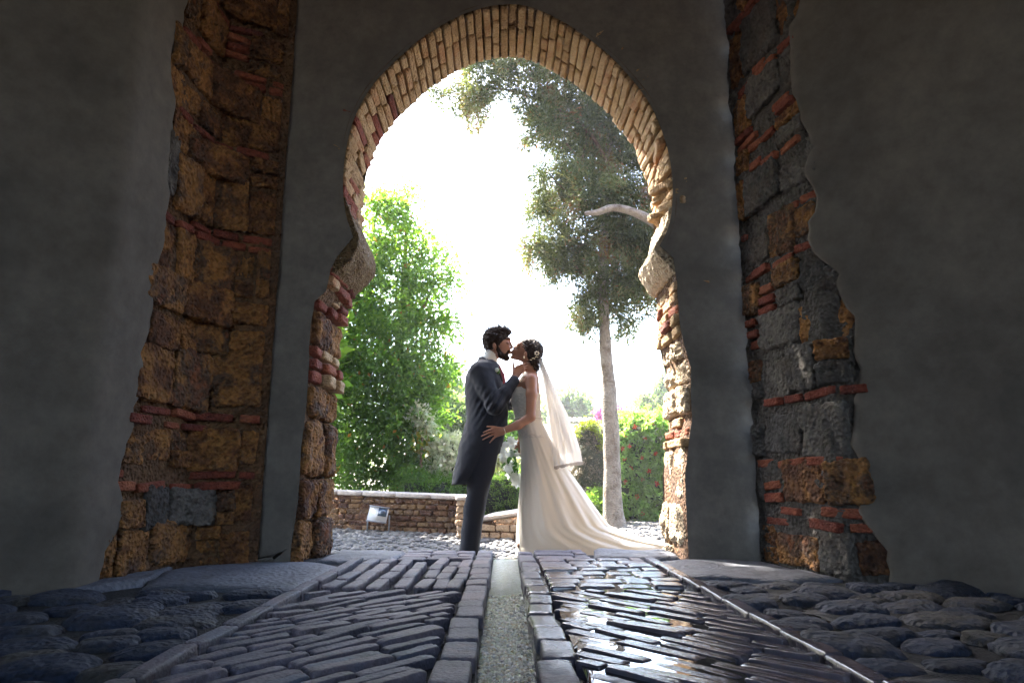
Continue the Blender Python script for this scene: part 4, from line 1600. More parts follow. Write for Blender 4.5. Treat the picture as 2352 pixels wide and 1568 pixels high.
def pbox(nm, x0, y0, x1, y1, Y, D, mat, parent):
    a, b = at(x0, y1, Y), at(x1, y0, Y)
    V, F = box(((a.x + b.x) / 2, Y + D / 2, (a.z + b.z) / 2), (b.x - a.x, D, b.z - a.z))
    return put(nm, mesh_np(nm, rel(V, parent), F, mat, smooth=False), parent)


pbox('wall', 1400, 942, 1540, 1080, 60, 8, M_BW, bd)
pbox('upper_storey', 1430, 921, 1530, 941.8, 62, 6, M_BW, bd)
pbox('roof_slab', 1427, 917, 1532, 920.8, 61, 8, M_BR, bd)
pbox('stair_tower', 1440, 904, 1462, 916.8, 64, 4, M_BW, bd)
for x0_ in (1431, 1456, 1490, 1510):
    w = pbox('window', x0_, 921.5, x0_ + 9, 930, 61.85, 0.12, M_BR, bd)
    pbox('glass', x0_ + 1, 922.3, x0_ + 8, 929.2, 61.78, 0.05, M_GLASS, w)
for x0_ in (1443, 1500):
    w = pbox('window', x0_, 940 + 2.6, x0_ + 7, 950, 59.9, 0.12, M_BR, bd)
    pbox('glass', x0_ + 1, 943.4, x0_ + 6, 949.2, 59.83, 0.05, M_GLASS, w)
for o in bd.children:                      # glass was placed against the wall's frame of reference
    for c in o.children:
        c.matrix_parent_inverse = Matrix.Identity(4)
        for v in c.data.vertices:
            pass

# ---- low walls along the path
M_LOWB = stone_mat('low_wall_brick', [(0.07, 0.03, 0.018), (0.14, 0.065, 0.03), (0.22, 0.13, 0.06), (0.10, 0.055, 0.03)], scale=8, bump=0.8, bscale=40, pits=0.7, rand=0.9, bdist=0.02)
M_COPE = stone_mat('coping_stone', [(0.40, 0.34, 0.30), (0.50, 0.44, 0.40)], scale=5, bump=0.4, bscale=30, rand=0.3)
M_LOWP = stone_mat('low_wall_pale_brick', [(0.38, 0.26, 0.17), (0.48, 0.36, 0.25), (0.44, 0.29, 0.18)], scale=8, bump=0.8, bscale=40, pits=0.7, rand=0.9, bdist=0.02)
lwb = rock_meshes('low_brick', M_LOWB, 8, 300, n=6, e=11, amp=0.08, freq=3)
lwp = rock_meshes('low_brick_pale', M_LOWP, 8, 310, n=6, e=11, amp=0.08, freq=3)
lwc = rock_meshes('coping', M_COPE, 4, 320, n=5, e=10, amp=0.015, freq=2)


def low_wall(label, A, B, zA, zB, depth, meshes, cope_over, seed, rows=None, zb=-0.12):
    """face runs from A to B (x, y); top height varies linearly"""
    rnd = random.Random(seed)
    A, B = Vector(A), Vector(B)
    d = (B - A)
    L = d.length
    d.normalize()
    nn = Vector((-d.y, d.x))                # away from the path
    t = thing('low_wall', label, 'wall', ((A.x + B.x) / 2, (A.y + B.y) / 2, -0.1))
    TO = Vector(t.location)
    V, F = [], []
    for (p, z) in ((A, zA), (B, zB)):
        for off in (0.02, depth - 0.02):
            q = p + nn * off
            V += [(q.x, q.y, zb), (q.x, q.y, z - 0.03)]
    F = [[0, 4, 5, 1], [2, 3, 7, 6], [1, 5, 7, 3], [0, 1, 3, 2], [4, 6, 7, 5]]
    put('mortar', mesh_np('mortar', rel(V, t), F, M_MORTAR, smooth=False), t)
    ang = math.atan2(d.y, d.x)
    z = zb + 0.03
    while z < max(zA, zB) - 0.05:
        h = rnd.uniform(0.032, 0.062)
        u = rnd.uniform(-0.1, 0)
        while u < L:
            w = rnd.uniform(0.06, 0.20)
            u0, u1 = max(u, 0), min(u + w, L)
            top = zA + (zB - zA) * (u0 + u1) / 2 / L - 0.03
            if u1 - u0 > 0.04 and z + h * 0.6 < top:
                hh = min(h, top - z)
                c = A + d * ((u0 + u1) / 2) + nn * (0.072 - rnd.uniform(0.0, 0.022))
                put('brick', rnd.choice(meshes), t, Vector((c.x, c.y, z + hh / 2)) - TO, (rnd.gauss(0, .03), rnd.gauss(0, .03), ang + rnd.gauss(0, .03)),
                    (u1 - u0, 0.12, hh))
            u += w + 0.012
        z += h + 0.012
    u = 0
    while u < L - 0.02:
        w = min(rnd.uniform(0.35, 0.5), L - u)
        um = u + w / 2
        c = A + d * um + nn * (depth / 2)
        zz = zA + (zB - zA) * um / L
        e = Matrix.Rotation(ang, 3, 'Z') @ Matrix.Rotation(-math.atan2(zB - zA, L), 3, 'Y')
        put('coping_stone', rnd.choice(lwc), t, Vector((c.x, c.y, zz)) - TO, e, (w - 0.006, depth + cope_over * 2, 0.055))
        u += w
    return t


a = at(735, 1212, 8.3)
low_wall('low reddish brick wall with pale coping running left from behind the groom', (-2.35, 8.42), (-0.50, 7.42), 0.335, 0.285, 0.36, lwb, 0.02, 5)
low_wall('short rising wall of pale brick with a broad sunlit top, seen between groom and bride', (-0.27, 6.90), (0.62, 6.78), 0.085, 0.22, 1.1, lwp, 0.0, 6)
# end pier joining both walls
pier = thing('wall_pier', 'pale brick pier ending the low wall just right of the groom', 'pier', (-0.37, 7.15, -0.1))
k = 0
for z in np.arange(-0.10, 0.27, 0.062):
    for (dx_, dy_) in ((0, -.16), (0, 0.02), (0, 0.2)):
        put('brick', random.choice(lwp), pier, (random.gauss(0, .006), dy_ + random.gauss(0, 0.006), z + 0.03 + 0.1), (0, 0, random.gauss(0, .04)), (0.21, 0.17, 0.056))
put('cap_stone', lwc[0], pier, (0, 0.02, 0.29 + 0.1), (0, 0, 0), (0.25, 0.56, 0.05))

# ---- floodlight on its stand in front of the left wall
fl = thing('floodlight', 'small white floodlight on a metal bracket in front of the low brick wall', 'lamp', (at(869, 1207, 7.75).x, 7.75, -0.09))
M_WHITEM = cloth_mat('white_enamel', (0.72, 0.72, 0.72), rough=0.35, sheen=0)
M_METAL = cloth_mat('grey_metal', (0.25, 0.26, 0.28), rough=0.4, sheen=0)
M_LENS = cloth_mat('lamp_glass', (0.06, 0.09, 0.14), rough=0.08, sheen=0, spec=0.8)
Rf = Matrix.Rotation(math.radians(-18), 3, 'X') @ Matrix.Rotation(math.radians(8), 3, 'Y')
V, F = box((0, 0, 0), (0.215, 0.10, 0.17))
V = [(v[0] * (1.0 if v[1] < 0 else 0.75), v[1], v[2] * (1.0 if v[1] < 0 else 0.7)) for v in V]
V = [tuple(Rf @ Vector(v) + Vector((0, 0, 0.175))) for v in V]
put('housing', mesh_np('housing', V, F, M_WHITEM, smooth=False), fl)
V, F = box((0.045, -0.053, 0.03), (0.095, 0.008, 0.09))
V = [tuple(Rf @ Vector(v) + Vector((0, 0, 0.175))) for v in V]
put('glass', mesh_np('glass', V, F, M_LENS, smooth=False), fl)
parts = [box(tuple(Rf @ Vector((0, -0.056, 0.082)) + Vector((0, 0, 0.175))), (0.225, 0.012, 0.012), Rf), box(tuple(Rf @ Vector((0, -0.056, -0.082)) + Vector((0, 0, 0.175))), (0.225, 0.012, 0.012), Rf)]
V, F = join(parts)
put('rim', mesh_np('rim', V, F, M_METAL, smooth=False), fl)
for s in (-1, 1):
    V, F = join([box((s * 0.118, 0, 0.09), (0.012, 0.03, 0.18)), box((s * 0.118, -0.02, 0.006), (0.02, 0.14, 0.012))])
    put('bracket', mesh_np('bracket', V, F, M_METAL, smooth=False), fl)
#@@PART4
# ================================================================ THE COUPLE
YC = 5.54


def G(dx, dy, y=0.0):
    return at(dx, dy, YC + y)


M_SKIN = cloth_mat('skin_man', (0.27, 0.125, 0.075), rough=0.5, sheen=0, spec=0.4, var=(0.24, 0.105, 0.062))
M_SKINW = cloth_mat('skin_woman', (0.30, 0.14, 0.08), rough=0.45, sheen=0, spec=0.4, var=(0.27, 0.12, 0.07))
M_HAIR = cloth_mat('dark_hair', (0.016, 0.008, 0.005), rough=0.7, sheen=0.0, weave=0.4, spec=0.12)
M_HAIRW = cloth_mat('brown_hair', (0.020, 0.010, 0.006), rough=0.65, sheen=0.0, weave=0.4, spec=0.15)
M_SUIT = cloth_mat('navy_suit', (0.0035, 0.005, 0.012), rough=0.8, sheen=0.08, weave=0.15)
M_TROUS = cloth_mat('dark_trousers', (0.008, 0.0095, 0.017), rough=0.85, sheen=0.06, weave=0.15)
M_SHIRT = cloth_mat('white_shirt', (0.72, 0.72, 0.70), rough=0.8)
M_TIE = cloth_mat('red_tie', (0.35, 0.06, 0.08), rough=0.6)
M_SHOE = cloth_mat('black_leather', (0.015, 0.015, 0.016), rough=0.3, sheen=0)
M_DRESS = cloth_mat('ivory_satin', (0.70, 0.635, 0.545), rough=0.55, sheen=0.5, weave=0.12, trans=0.22)
M_BODICE = cloth_mat('lace_bodice', (0.66, 0.60, 0.52), rough=0.8, weave=0.9, trans=0.1, var=(0.52, 0.46, 0.39), vscale=45)
M_VEIL = cloth_mat('veil_tulle', (0.74, 0.70, 0.66), rough=0.95, trans=0.45, alpha=0.62)
M_LACE = cloth_mat('veil_lace', (0.30, 0.26, 0.23), rough=0.9, trans=0.3, alpha=0.8)
M_GOLD = cloth_mat('hair_ornament', (0.75, 0.62, 0.42), rough=0.3, sheen=0, spec=0.8)
M_PETAL = cloth_mat('white_petal', (0.90, 0.90, 0.85), rough=0.6, trans=0.7)
M_GREENL = cloth_mat('bouquet_green', (0.10, 0.22, 0.04), rough=0.5, trans=0.3)
M_LASH = cloth_mat('eyelash', (0.03, 0.018, 0.014), rough=0.8, sheen=0)  # dark hair colour of lashes and brows


def push(P, amp, freq, seed=0.0):
    out = P.copy()
    for i in range(len(P)):
        v = Vector(P[i] * freq) + Vector((seed, seed, seed))
        out[i] += np.array((noise.noise(v), noise.noise(v + Vector((7, 0, 0))), noise.noise(v + Vector((0, 7, 0))))) * amp
    return out


def figure(fd, nm, mat, parent, amp=0, freq=1, passes=2, world=None):
    P, Fq = fd.mesh(passes)
    if amp:
        P = push(P, amp, freq)
    return put(nm, mesh_np(nm, P - np.array(world if world is not None else parent.location), Fq, mat), parent)


def hand(fd, wrist, palm_end, tips, thumb, side, rf=0.0085, bend=0.012, rp=0.017):
    """palm as a flattened fan of bones, four fingers with a knuckle, and a thumb from the palm's side"""
    w, p = Vector(wrist), Vector(palm_end)
    tips = [Vector(t) for t in tips]
    n = len(tips)
    mid = sum(tips, Vector()) / n
    spread = (tips[0] - tips[-1])
    spread = (spread - (p - w).normalized() * spread.dot((p - w).normalized()))
    if spread.length < 1e-4:
        spread = Vector((0, 0, 1))
    spread.normalize()
    for i, t in enumerate(tips):
        k = p + spread * (0.031 - 0.0205 * i)
        b = w + spread * (0.016 - 0.0105 * i)
        fd.cone(b, rp * 0.85, k, rp * 0.62, 0.012)
        kn = k + (t - k) * 0.45 + Vector(side) * bend
        fd.cone(k, rf * 1.15, kn, rf, 0.004)
        fd.cone(kn, rf, t, rf * 0.78, 0.003)
    th = Vector(thumb)
    base = w + (p - w) * 0.30 + spread * 0.020
    kn = base + (th - base) * 0.55 + spread * 0.006
    fd.cone(base, rf * 1.7, kn, rf * 1.2, 0.010)
    fd.cone(kn, rf * 1.2, th, rf * 0.9, 0.003)


# ---------------------------------------------------------------- groom
man = thing('person', 'bearded man in a navy tailcoat leaning in to kiss the woman in the wedding dress', 'person', (G(1078, 1255).x, YC, -0.150))
MO = Vector(man.location)
lo, hi = G(1030, 1290, -.36), G(1240, 740, .36)
H = 0.0055
fd = Field((lo.x, YC - .34, -0.17), (hi.x, YC + .34, hi.z), H)
rx90 = Matrix.Rotation(math.radians(8), 3, 'Y')
# trunk and limbs under the clothes
fd.loft([(G(0, 840).z, G(1117, 840).x, YC, .085, .17), (G(0, 870).z, G(1111, 870).x, YC, .12, .18), (G(0, 940).z, G(1121, 940).x, YC, .135, .15), (G(0, 1010).z, G(1117, 1010).x, YC, .13, .15)], 0.03)
for s in (-1, 1):
    fd.chain([G(1120, 1000, s * .085), G(1101, 1120, s * .085), G(1082, 1240, s * .085)], [.075, .055, .042], 0.02)
# neck and head
fd.cone(G(1117, 838), .066, G(1134, 808), .056, 0.02)
fd.ell(G(1139, 781), (.094, .076, .098), 0.012)
fd.ell(G(1153, 797), (.066, .060, .082), 0.02, rx90)
fd.ell(G(1150, 812), (.060, .050, .036), 0.02, Matrix.Rotation(math.radians(14), 3, 'Y'))
fd.ell(G(1163, 820), (.020, .022, .018), 0.014)
fd.ell(G(1168, 779), (.020, .050, .014), 0.012)
fd.cone(G(1171, 784), .0085, G(1176.5, 797), .0105, 0.008)
fd.ell(G(1174, 799), (.012, .016, .008), 0.006)
fd.ell(G(1170.5, 807), (.010, .020, .006), 0.005)
fd.ell(G(1170, 811.5), (.010, .018, .007), 0.005)
fd.ell(G(1168, 806), (.018, .026, .024), 0.012)
fd.cone(G(1171, 808.5), .010, G(1173, 808.8), .007, 0.006)
for s in (-1, 1):
    fd.ell(G(1169, 787, s * .034), (.012, .015, .010), 0.006, mode='sub')
    fd.ell(G(1166, 788, s * .033), (.012, .013, .010), 0.006)
    fd.ell(G(1136, 795, s * .077), (.017, .008, .031), 0.004, Matrix.Rotation(math.radians(-12), 3, 'Y'))
    fd.ell(G(1137, 795, s * .086), (.008, .006, .018), 0.003, mode='sub')
# arms
fd.chain([G(1101, 858, -.17), G(1139, 934, -.20), G(1181, 869, -.125)], [.055, .045, .029], 0.02)
fd.chain([G(1101, 858, .17), G(1140, 930, .20), G(1185, 930, .19)], [.055, .045, .029], 0.02)
hand(fd, G(1182, 867, -.12), G(1194, 847, -.105), [G(1211, 833, -.082), G(1212, 839, -.080), G(1210, 845, -.082), G(1206, 851, -.088)], G(1181, 827, -.065), (0, -1, 0))
hand(fd, G(1186, 930, .19), G(1200, 932, .18), [G(1218, 925, .16), G(1220, 931, .16), G(1219, 937, .16), G(1216, 942, .16)], G(1205, 915, .16), (0, 1, 0))
figure(fd, 'body', M_SKIN, man, passes=1)
# eye line and brow
for s in (-1, 1):
    V, F = join([tube([G(1162, 787.5, s * .052), G(1167, 789, s * .045), G(1171.5, 788, s * .030)], [.0015, .0028, .0015], 5),
                 tube([G(1160, 779, s * .058), G(1167, 776.5, s * .052), G(1173.5, 779, s * .030)], [.002, .0045, .003], 5)])
    put('eyebrow', mesh_np('eyebrow', rel(V, man), F, M_LASH), man)
# beard
fd = Field((G(1125, 0).x, YC - .1, G(0, 835).z), (G(1185, 0).x, YC + .1, G(0, 780).z), 0.004)
for s in (-1, 1):
    fd.chain([G(1143, 790, s * .066), G(1144, 802, s * .064), G(1150, 814, s * .052), G(1160, 821, s * .026), G(1164.5, 823, 0)], [.007, .014, .020, .019, .017], 0.015)
    fd.chain([G(1171, 803.5, s * .004), G(1168, 806, s * .026), G(1163, 815, s * .034)], [.0075, .008, .012], 0.008)
fd.ell(G(1153, 817), (.058, .046, .027), 0.02, Matrix.Rotation(math.radians(16), 3, 'Y'))
figure(fd, 'beard', M_HAIR, man, 0.004, 90, 1)
# hair
fd = Field((G(1100, 0).x, YC - .12, G(0, 830).z), (G(1190, 0).x, YC + .12, G(0, 738).z), 0.004)
fd.ell(G(1137, 779), (.106, .085, .108), 0.01)
fd.ell(G(1155, 761), (.072, .064, .036), 0.02, Matrix.Rotation(math.radians(6), 3, 'Y'))
fd.ell(G(1126, 794), (.046, .072, .055), 0.02)
fd.ell(G(1178, 806), (.118, .2, .112), 0.004, mode='sub')
fd.ell(G(1136, 797, -.09), (.022, .03, .036), 0.004, mode='sub')
fd.ell(G(1136, 797, .09), (.022, .03, .036), 0.004, mode='sub')
fd.ell(G(1140, 832), (.10, .2, .06), 0.004, mode='sub')
figure(fd, 'hair', M_HAIR, man, 0.007, 60, 1)
bl_h = [(G(1137, 779), (.108, .088, .110), 2), (G(1155, 760), (.072, .066, .040), 1.3), (G(1124, 797), (.054, .076, .062), 1)]
V, F, T = leaves(bl_h, 2600, 0.030, 0.0035, clump=0.018, per=8, droop=-0.1, shell=0.9, seed=91, spread=0.5)
kc = np.array(G(1178, 808))
cc_ = V.reshape(-1, 4, 3).mean(1)
keep = (((cc_ - kc) / np.array((.125, .3, .118))) ** 2).sum(1) > 1
keep &= cc_[:, 2] > G(0, 812).z
keep &= ~((np.abs(cc_[:, 0] - G(1136, 797).x) < .022) & (np.abs(cc_[:, 2] - G(1136, 797).z) < .036))
V = V.reshape(-1, 4, 3)[keep].reshape(-1, 3)
put('hair_strands', mesh_np('hair_strands', rel(V, man), np.arange(len(V)).reshape(-1, 4), M_HAIR, smooth=False), man)
# shirt collar, shirt front, tie
fd = Field((G(1095, 0).x, YC - .15, G(0, 900).z), (G(1165, 0).x, YC + .15, G(0, 795).z), 0.005)
fd.cone(G(1118, 836), .070, G(1129, 815), .061, 0.01)
fd.cone(G(1128, 816), .055, G(1137, 800), .05, 0.002, mode='sub')
fd.ell(G(1132, 850), (.05, .06, .09), 0.02)
figure(fd, 'shirt_collar', M_SHIRT, man)
fd = Field((G(1120, 0).x, YC - .08, G(0, 900).z), (G(1168, 0).x, YC + .08, G(0, 820).z), 0.004)
fd.cone(G(1143, 838), .017, G(1146, 846), .015, 0.01)
fd.chain([G(1146, 845), G(1152, 862), G(1156, 885)], [.018, .026, .026], 0.01)
figure(fd, 'tie', M_TIE, man)
# tailcoat
fd = Field((lo.x - .02, YC - .34, G(0, 1130).z), (hi.x, YC + .34, G(0, 800).z), H)
CR = [(828, 1097, 1140, .11), (838, 1084, 1146, .19), (852, 1074, 1149, .222), (870, 1067.5, 1153, .228), (900, 1068, 1161, .215), (930, 1070, 1166, .195), (955, 1072, 1168, .19), (975, 1068, 1166, .195),
      (1000, 1060, 1158, .20), (1025, 1054, 1146, .20), (1050, 1049, 1130, .195), (1080, 1043, 1106, .185), (1112, 1037, 1072, .17)]
fd.loft([(G(0, a).z, (G(b, a).x + G(c, a).x) / 2, YC, (G(c, a).x - G(b, a).x) / 2, d) for a, b, c, d in CR], 0.02)
for s in (-1, 1):
    if s < 0:
        fd.chain([G(1099, 853, -.165), G(1137, 932, -.215), G(1160, 905, -.18), G(1181, 874, -.13)], [.078, .066, .056, .043], 0.022)
    else:
        fd.chain([G(1099, 853, .165), G(1137, 930, .215), G(1180, 930, .20)], [.078, .064, .046], 0.022)
fd.ell(G(1111, 829), (.052, .088, .030), 0.02, Matrix.Rotation(math.radians(35), 3, 'Y'))
fd.cone(G(1136, 818), .06, G(1124, 834), .062, 0.004, mode='sub')
fd.ell(G(1154, 845), (.036, .034, .05), 0.01, mode='sub')
P, Fq = fd.mesh(2)
P = push(P, 0.006, 9)
P = push(P, 0.004, 22, 3)
el = np.array(G(1137, 932, -.2))
wd = np.exp(-(((P - el) / np.array((.13, .2, .13))) ** 2).sum(1))
P[:, 1] -= wd * 0.010 * np.sin((P[:, 0] - P[:, 2] * 0.6) * 120)
coat = put('tailcoat', mesh_np('tailcoat', P - np.array(MO), Fq, M_SUIT), man)
# lapel and cuff
V, F = tube([G(1118, 826, -.085), G(1132, 838, -.10), G(1144, 853, -.09), G(1154, 876, -.07)], [.012, .016, .018, .006], 8)
put('lapel', mesh_np('lapel', rel(V, man), F, M_SUIT), coat)
coat.children[0].location = (0, 0, 0)
V, F = tube([G(1180, 875, -.13), G(1183.5, 869.5, -.125)], [.040, .035], 14)
put('shirt_cuff', mesh_np('shirt_cuff', rel(V, man), F, M_SHIRT), man)
# boutonniere
V, F = [], []
bq = []
for k in range(9):
    c = G(1144 + random.gauss(0, 3), 853 + random.gauss(0, 3.5), -.13 + random.gauss(0, .01))
    P_, F_ = rock(400 + k % 3, n=3, e=2, amp=0.12, freq=2)
    bq.append((P_ * 0.026 + np.array(c), F_.tolist()))
V, F = join(bq)
bt = put('boutonniere', mesh_np('boutonniere', rel(V, man), F, M_GREENL), man)
P_, F_ = rock(401, n=5, e=2, amp=0.15, freq=4)
put('blossom', mesh_np('blossom', rel(P_ * 0.034 + np.array(G(1141, 849, -.145)), man), F_, M_PETAL), bt)
# trousers
fd = Field((G(1040, 0).x, YC - .25, -0.17), (G(1175, 0).x, YC + .25, G(0, 960).z), H)
fd.loft([(G(0, 975).z, G(1124, 975).x, YC, .135, .165), (G(0, 1010).z, G(1119, 1010).x, YC, .135, .17), (G(0, 1040).z, G(1114, 1040).x, YC, .115, .16)], 0.02)
for s in (-1, 1):
    o = 2 if s > 0 else 0
    fd.chain([G(1117, 1020, s * .088), G(1107 + o, 1075, s * .088), G(1098 + o, 1120, s * .088), G(1089 + o, 1170, s * .088), G(1081 + o, 1225, s * .088), G(1077 + o, 1268, s * .088)], [.108, .097, .083, .078, .073, .078], 0.018)
fd.ell(G(1078, 1290), (.3, .3, .045), 0.0, mode='sub')
P, Fq = fd.mesh(2)
P = push(P, 0.007, 7, 1)
put('trousers', mesh_np('trousers', P - np.array(MO), Fq, M_TROUS), man)
for s in (-1, 1):
    fd = Field((G(1050, 0).x, YC + s * .088 - .07, -0.19), (G(1160, 0).x, YC + s * .088 + .07, 0.05), 0.006)
    c = G(1078, 1255, s * .088)
    fd.cone((c.x - .02, c.y, -0.108), .038, (c.x + .07, c.y, -0.116), .040, 0.02)
    fd.cone((c.x + .07, c.y, -0.116), .038, (c.x + .18, c.y, -0.126), .028, 0.02)
    fd.ell((c.x + .08, c.y, -0.209), (.4, .2, .06), 0.0, mode='sub')
    figure(fd, 'shoe', M_SHOE, man)

# ---------------------------------------------------------------- bride
woman = thing('person', 'woman in strapless ivory wedding dress with long veil and train, face tilted up', 'person', (G(1230, 1255).x, YC, -0.150))
WO = Vector(woman.location)
fd = Field((G(1095, 0).x, YC - .34, G(0, 1262).z), (G(1262, 0).x, YC + .34, G(0, 768).z), H)
# head tilted back, face to the upper left
fd.ell(G(1219, 806), (.088, .072, .090), 0.012)
Rt = Matrix.Rotation(math.radians(62), 3, 'Y')
fd.ell(G(1200, 805), (.064, .056, .070), 0.02)
fd.cone(G(1203, 820), .040, G(1183, 819), .024, 0.02)
fd.ell(G(1176, 820), (.015, .020, .015), 0.012)
fd.ell(G(1194, 791), (.026, .046, .018), 0.016, Matrix.Rotation(math.radians(-35), 3, 'Y'))
fd.cone(G(1189, 795), .008, G(1181, 797.5), .0095, 0.008)
fd.ell(G(1181, 800), (.008, .014, .008), 0.006)
fd.ell(G(1177, 806.5), (.010, .019, .007), 0.006)
fd.ell(G(1175.5, 811.5), (.010, .018, .007), 0.006)
fd.ell(G(1183, 809), (.026, .034, .030), 0.014)
fd.ell(G(1176, 809), (.012, .018, .010), 0.008)
for s in (-1, 1):
    fd.ell(G(1189, 800, s * .036), (.013, .014, .010), 0.006, mode='sub')
    fd.ell(G(1191, 800, s * .034), (.012, .012, .010), 0.006)
    fd.ell(G(1207, 813, s * .069), (.014, .008, .026), 0.004, Matrix.Rotation(math.radians(20), 3, 'Y'))
fd.cone(G(1214, 824), .050, G(1216, 856), .052, 0.022)
# shoulders and back
fd.loft([(G(0, 856).z, G(1218, 856).x, YC, .055, .10), (G(0, 866).z, G(1216, 866).x, YC, .075, .155), (G(0, 880).z, G(1212, 880).x, YC, .095, .165), (G(0, 900).z, G(1208, 900).x, YC, .112, .135),
         (G(0, 930).z, G(1210, 930).x, YC, .105, .115), (G(0, 965).z, G(1216, 965).x, YC, .095, .11), (G(0, 1010).z, G(1226, 1010).x, YC, .10, .14)], 0.025)
for s in (-1, 1):
    fd.chain([G(1226, 1000, s * .07), G(1218, 1110, s * .07), G(1214, 1235, s * .07)], [.08, .055, .038], 0.02)
    fd.cone(G(1214, 1240, s * .07), .034, G(1194, 1252, s * .07), .022, 0.01)
fd.chain([G(1220, 871, -.165), G(1221, 905, -.19), G(1219, 957, -.215), G(1190, 976, -.235), G(1153, 990, -.235)], [.046, .044, .036, .034, .0235], 0.018)
hand(fd, G(1154, 990, -.235), G(1138, 992, -.230), [G(1110, 993, -.222), G(1106, 1001, -.222), G(1109, 1009, -.220), G(1125, 1016, -.215)], G(1119, 979, -.222), (0, -1, 0.15), rf=.0078)
fd.chain([G(1220, 871, .165), G(1214, 950, .20), G(1192, 1020, .13)], [.044, .035, .023], 0.018)
hand(fd, G(1192, 1017, .12), G(1190, 1029, .10), [G(1187, 1042, .07), G(1190, 1043, .07), G(1193, 1043, .07), G(1195, 1041, .08)], G(1187, 1034, .08), (0, -1, 0), rf=.0078)
figure(fd, 'body', M_SKINW, woman, passes=1)
for s in (-1, 1):
    V, F = join([tube([G(1186, 802, s * .050), G(1187.5, 799, s * .044), G(1190, 797, s * .034)], [.0015, .0028, .0015], 5),
                 tube([G(1192, 801, s * .056), G(1192.5, 796, s * .050), G(1195, 792, s * .036)], [.002, .0035, .002], 5)])
    put('eyebrow', mesh_np('eyebrow', rel(V, woman), F, M_LASH), woman)
V, F = join([tube([G(1176, 807.8, -.020), G(1173.2, 809.3, 0), G(1176, 807.8, .020)], [.003, .005, .003], 6)])
M_LIP = cloth_mat('lips', (0.42, 0.12, 0.10), rough=0.4, sheen=0)
put('lips', mesh_np('lips', rel(V, woman), F, M_LIP), woman)
# hair gathered low at the nape
fd = Field((G(1180, 0).x, YC - .12, G(0, 862).z), (G(1255, 0).x, YC + .12, G(0, 768).z), 0.004)
fd.ell(G(1221, 806), (.098, .083, .101), 0.01)
fd.ell(G(1224, 832), (.052, .062, .05), 0.025)
fd.ell(G(1229, 845), (.034, .046, .030), 0.012)
fd.ell(G(1212, 790), (.060, .060, .035), 0.02, Matrix.Rotation(math.radians(20), 3, 'Y'))
fd.ell(G(1179, 822), (.118, .2, .112), 0.004, mode='sub')
fd.ell(G(1204, 822, -.09), (.030, .03, .036), 0.004, mode='sub')
P, Fq = fd.mesh(1)
P = push(P, 0.006, 45)
for i in range(len(P)):
    a = math.atan2(P[i][2] - G(0, 806).z, P[i][0] - G(1221, 806).x)
    P[i][1] += 0.003 * math.sin(a * 26) * (-1 if P[i][1] < YC else 1)
put('hair', mesh_np('hair', P - np.array(WO), Fq, M_HAIRW), woman)
V, F, T = leaves([(G(1221, 806), (.100, .085, .103), 2), (G(1225, 833), (.054, .064, .052), 1), (G(1229, 846), (.036, .048, .032), .7)], 2400, 0.034, 0.003, clump=0.018, per=8, droop=0.1, shell=0.93, seed=92, spread=0.5)
cc_ = V.reshape(-1, 4, 3).mean(1)
keep = (((cc_ - np.array(G(1179, 822))) / np.array((.125, .3, .122))) ** 2).sum(1) > 1
V = V.reshape(-1, 4, 3)[keep].reshape(-1, 3)
put('hair_strands', mesh_np('hair_strands', rel(V, woman), np.arange(len(V)).reshape(-1, 4), M_HAIRW, smooth=False), woman)
# ornament: a ring of leaves and pearls
V, F = [], []
pp = []
for k in range(7):
    a = 2 * math.pi * k / 7
    P_, F_ = rock(402, n=2, e=2, amp=0, freq=1)
    pp.append((P_ * np.array((0.013, 0.010, 0.013)) + np.array(G(1233 + 4.2 * math.cos(a), 811 + 3.8 * math.sin(a), -.088)), F_.tolist()))
for k in range(8):
    P_, F_ = rock(403, n=2, e=2, amp=0, freq=1)
    pp.append((P_ * np.array((0.012, 0.010, 0.008)) + np.array(G(1218 + 2.4 * k, 826 - 1.1 * k + 1.6 * math.sin(k * 2), -.086)), F_.tolist()))
V, F = join(pp)
put('hair_ornament', mesh_np('hair_ornament', rel(V, woman), F, M_GOLD), woman)
V, F = tube([G(1204, 818, -.079), G(1203.6, 823, -.080)], [.006, .007], 7)
put('earring', mesh_np('earring', rel(V, woman), F, M_GOLD), woman)
V, F = tube([G(1158, 984, -.262), G(1160.5, 991, -.266), G(1160, 996, -.236), G(1158, 988, -.206), G(1156.5, 983, -.23), G(1158, 984, -.262)], [.0025] * 6, 6)
put('bracelet', mesh_np('bracelet', rel(V, woman), F, M_GOLD), woman)

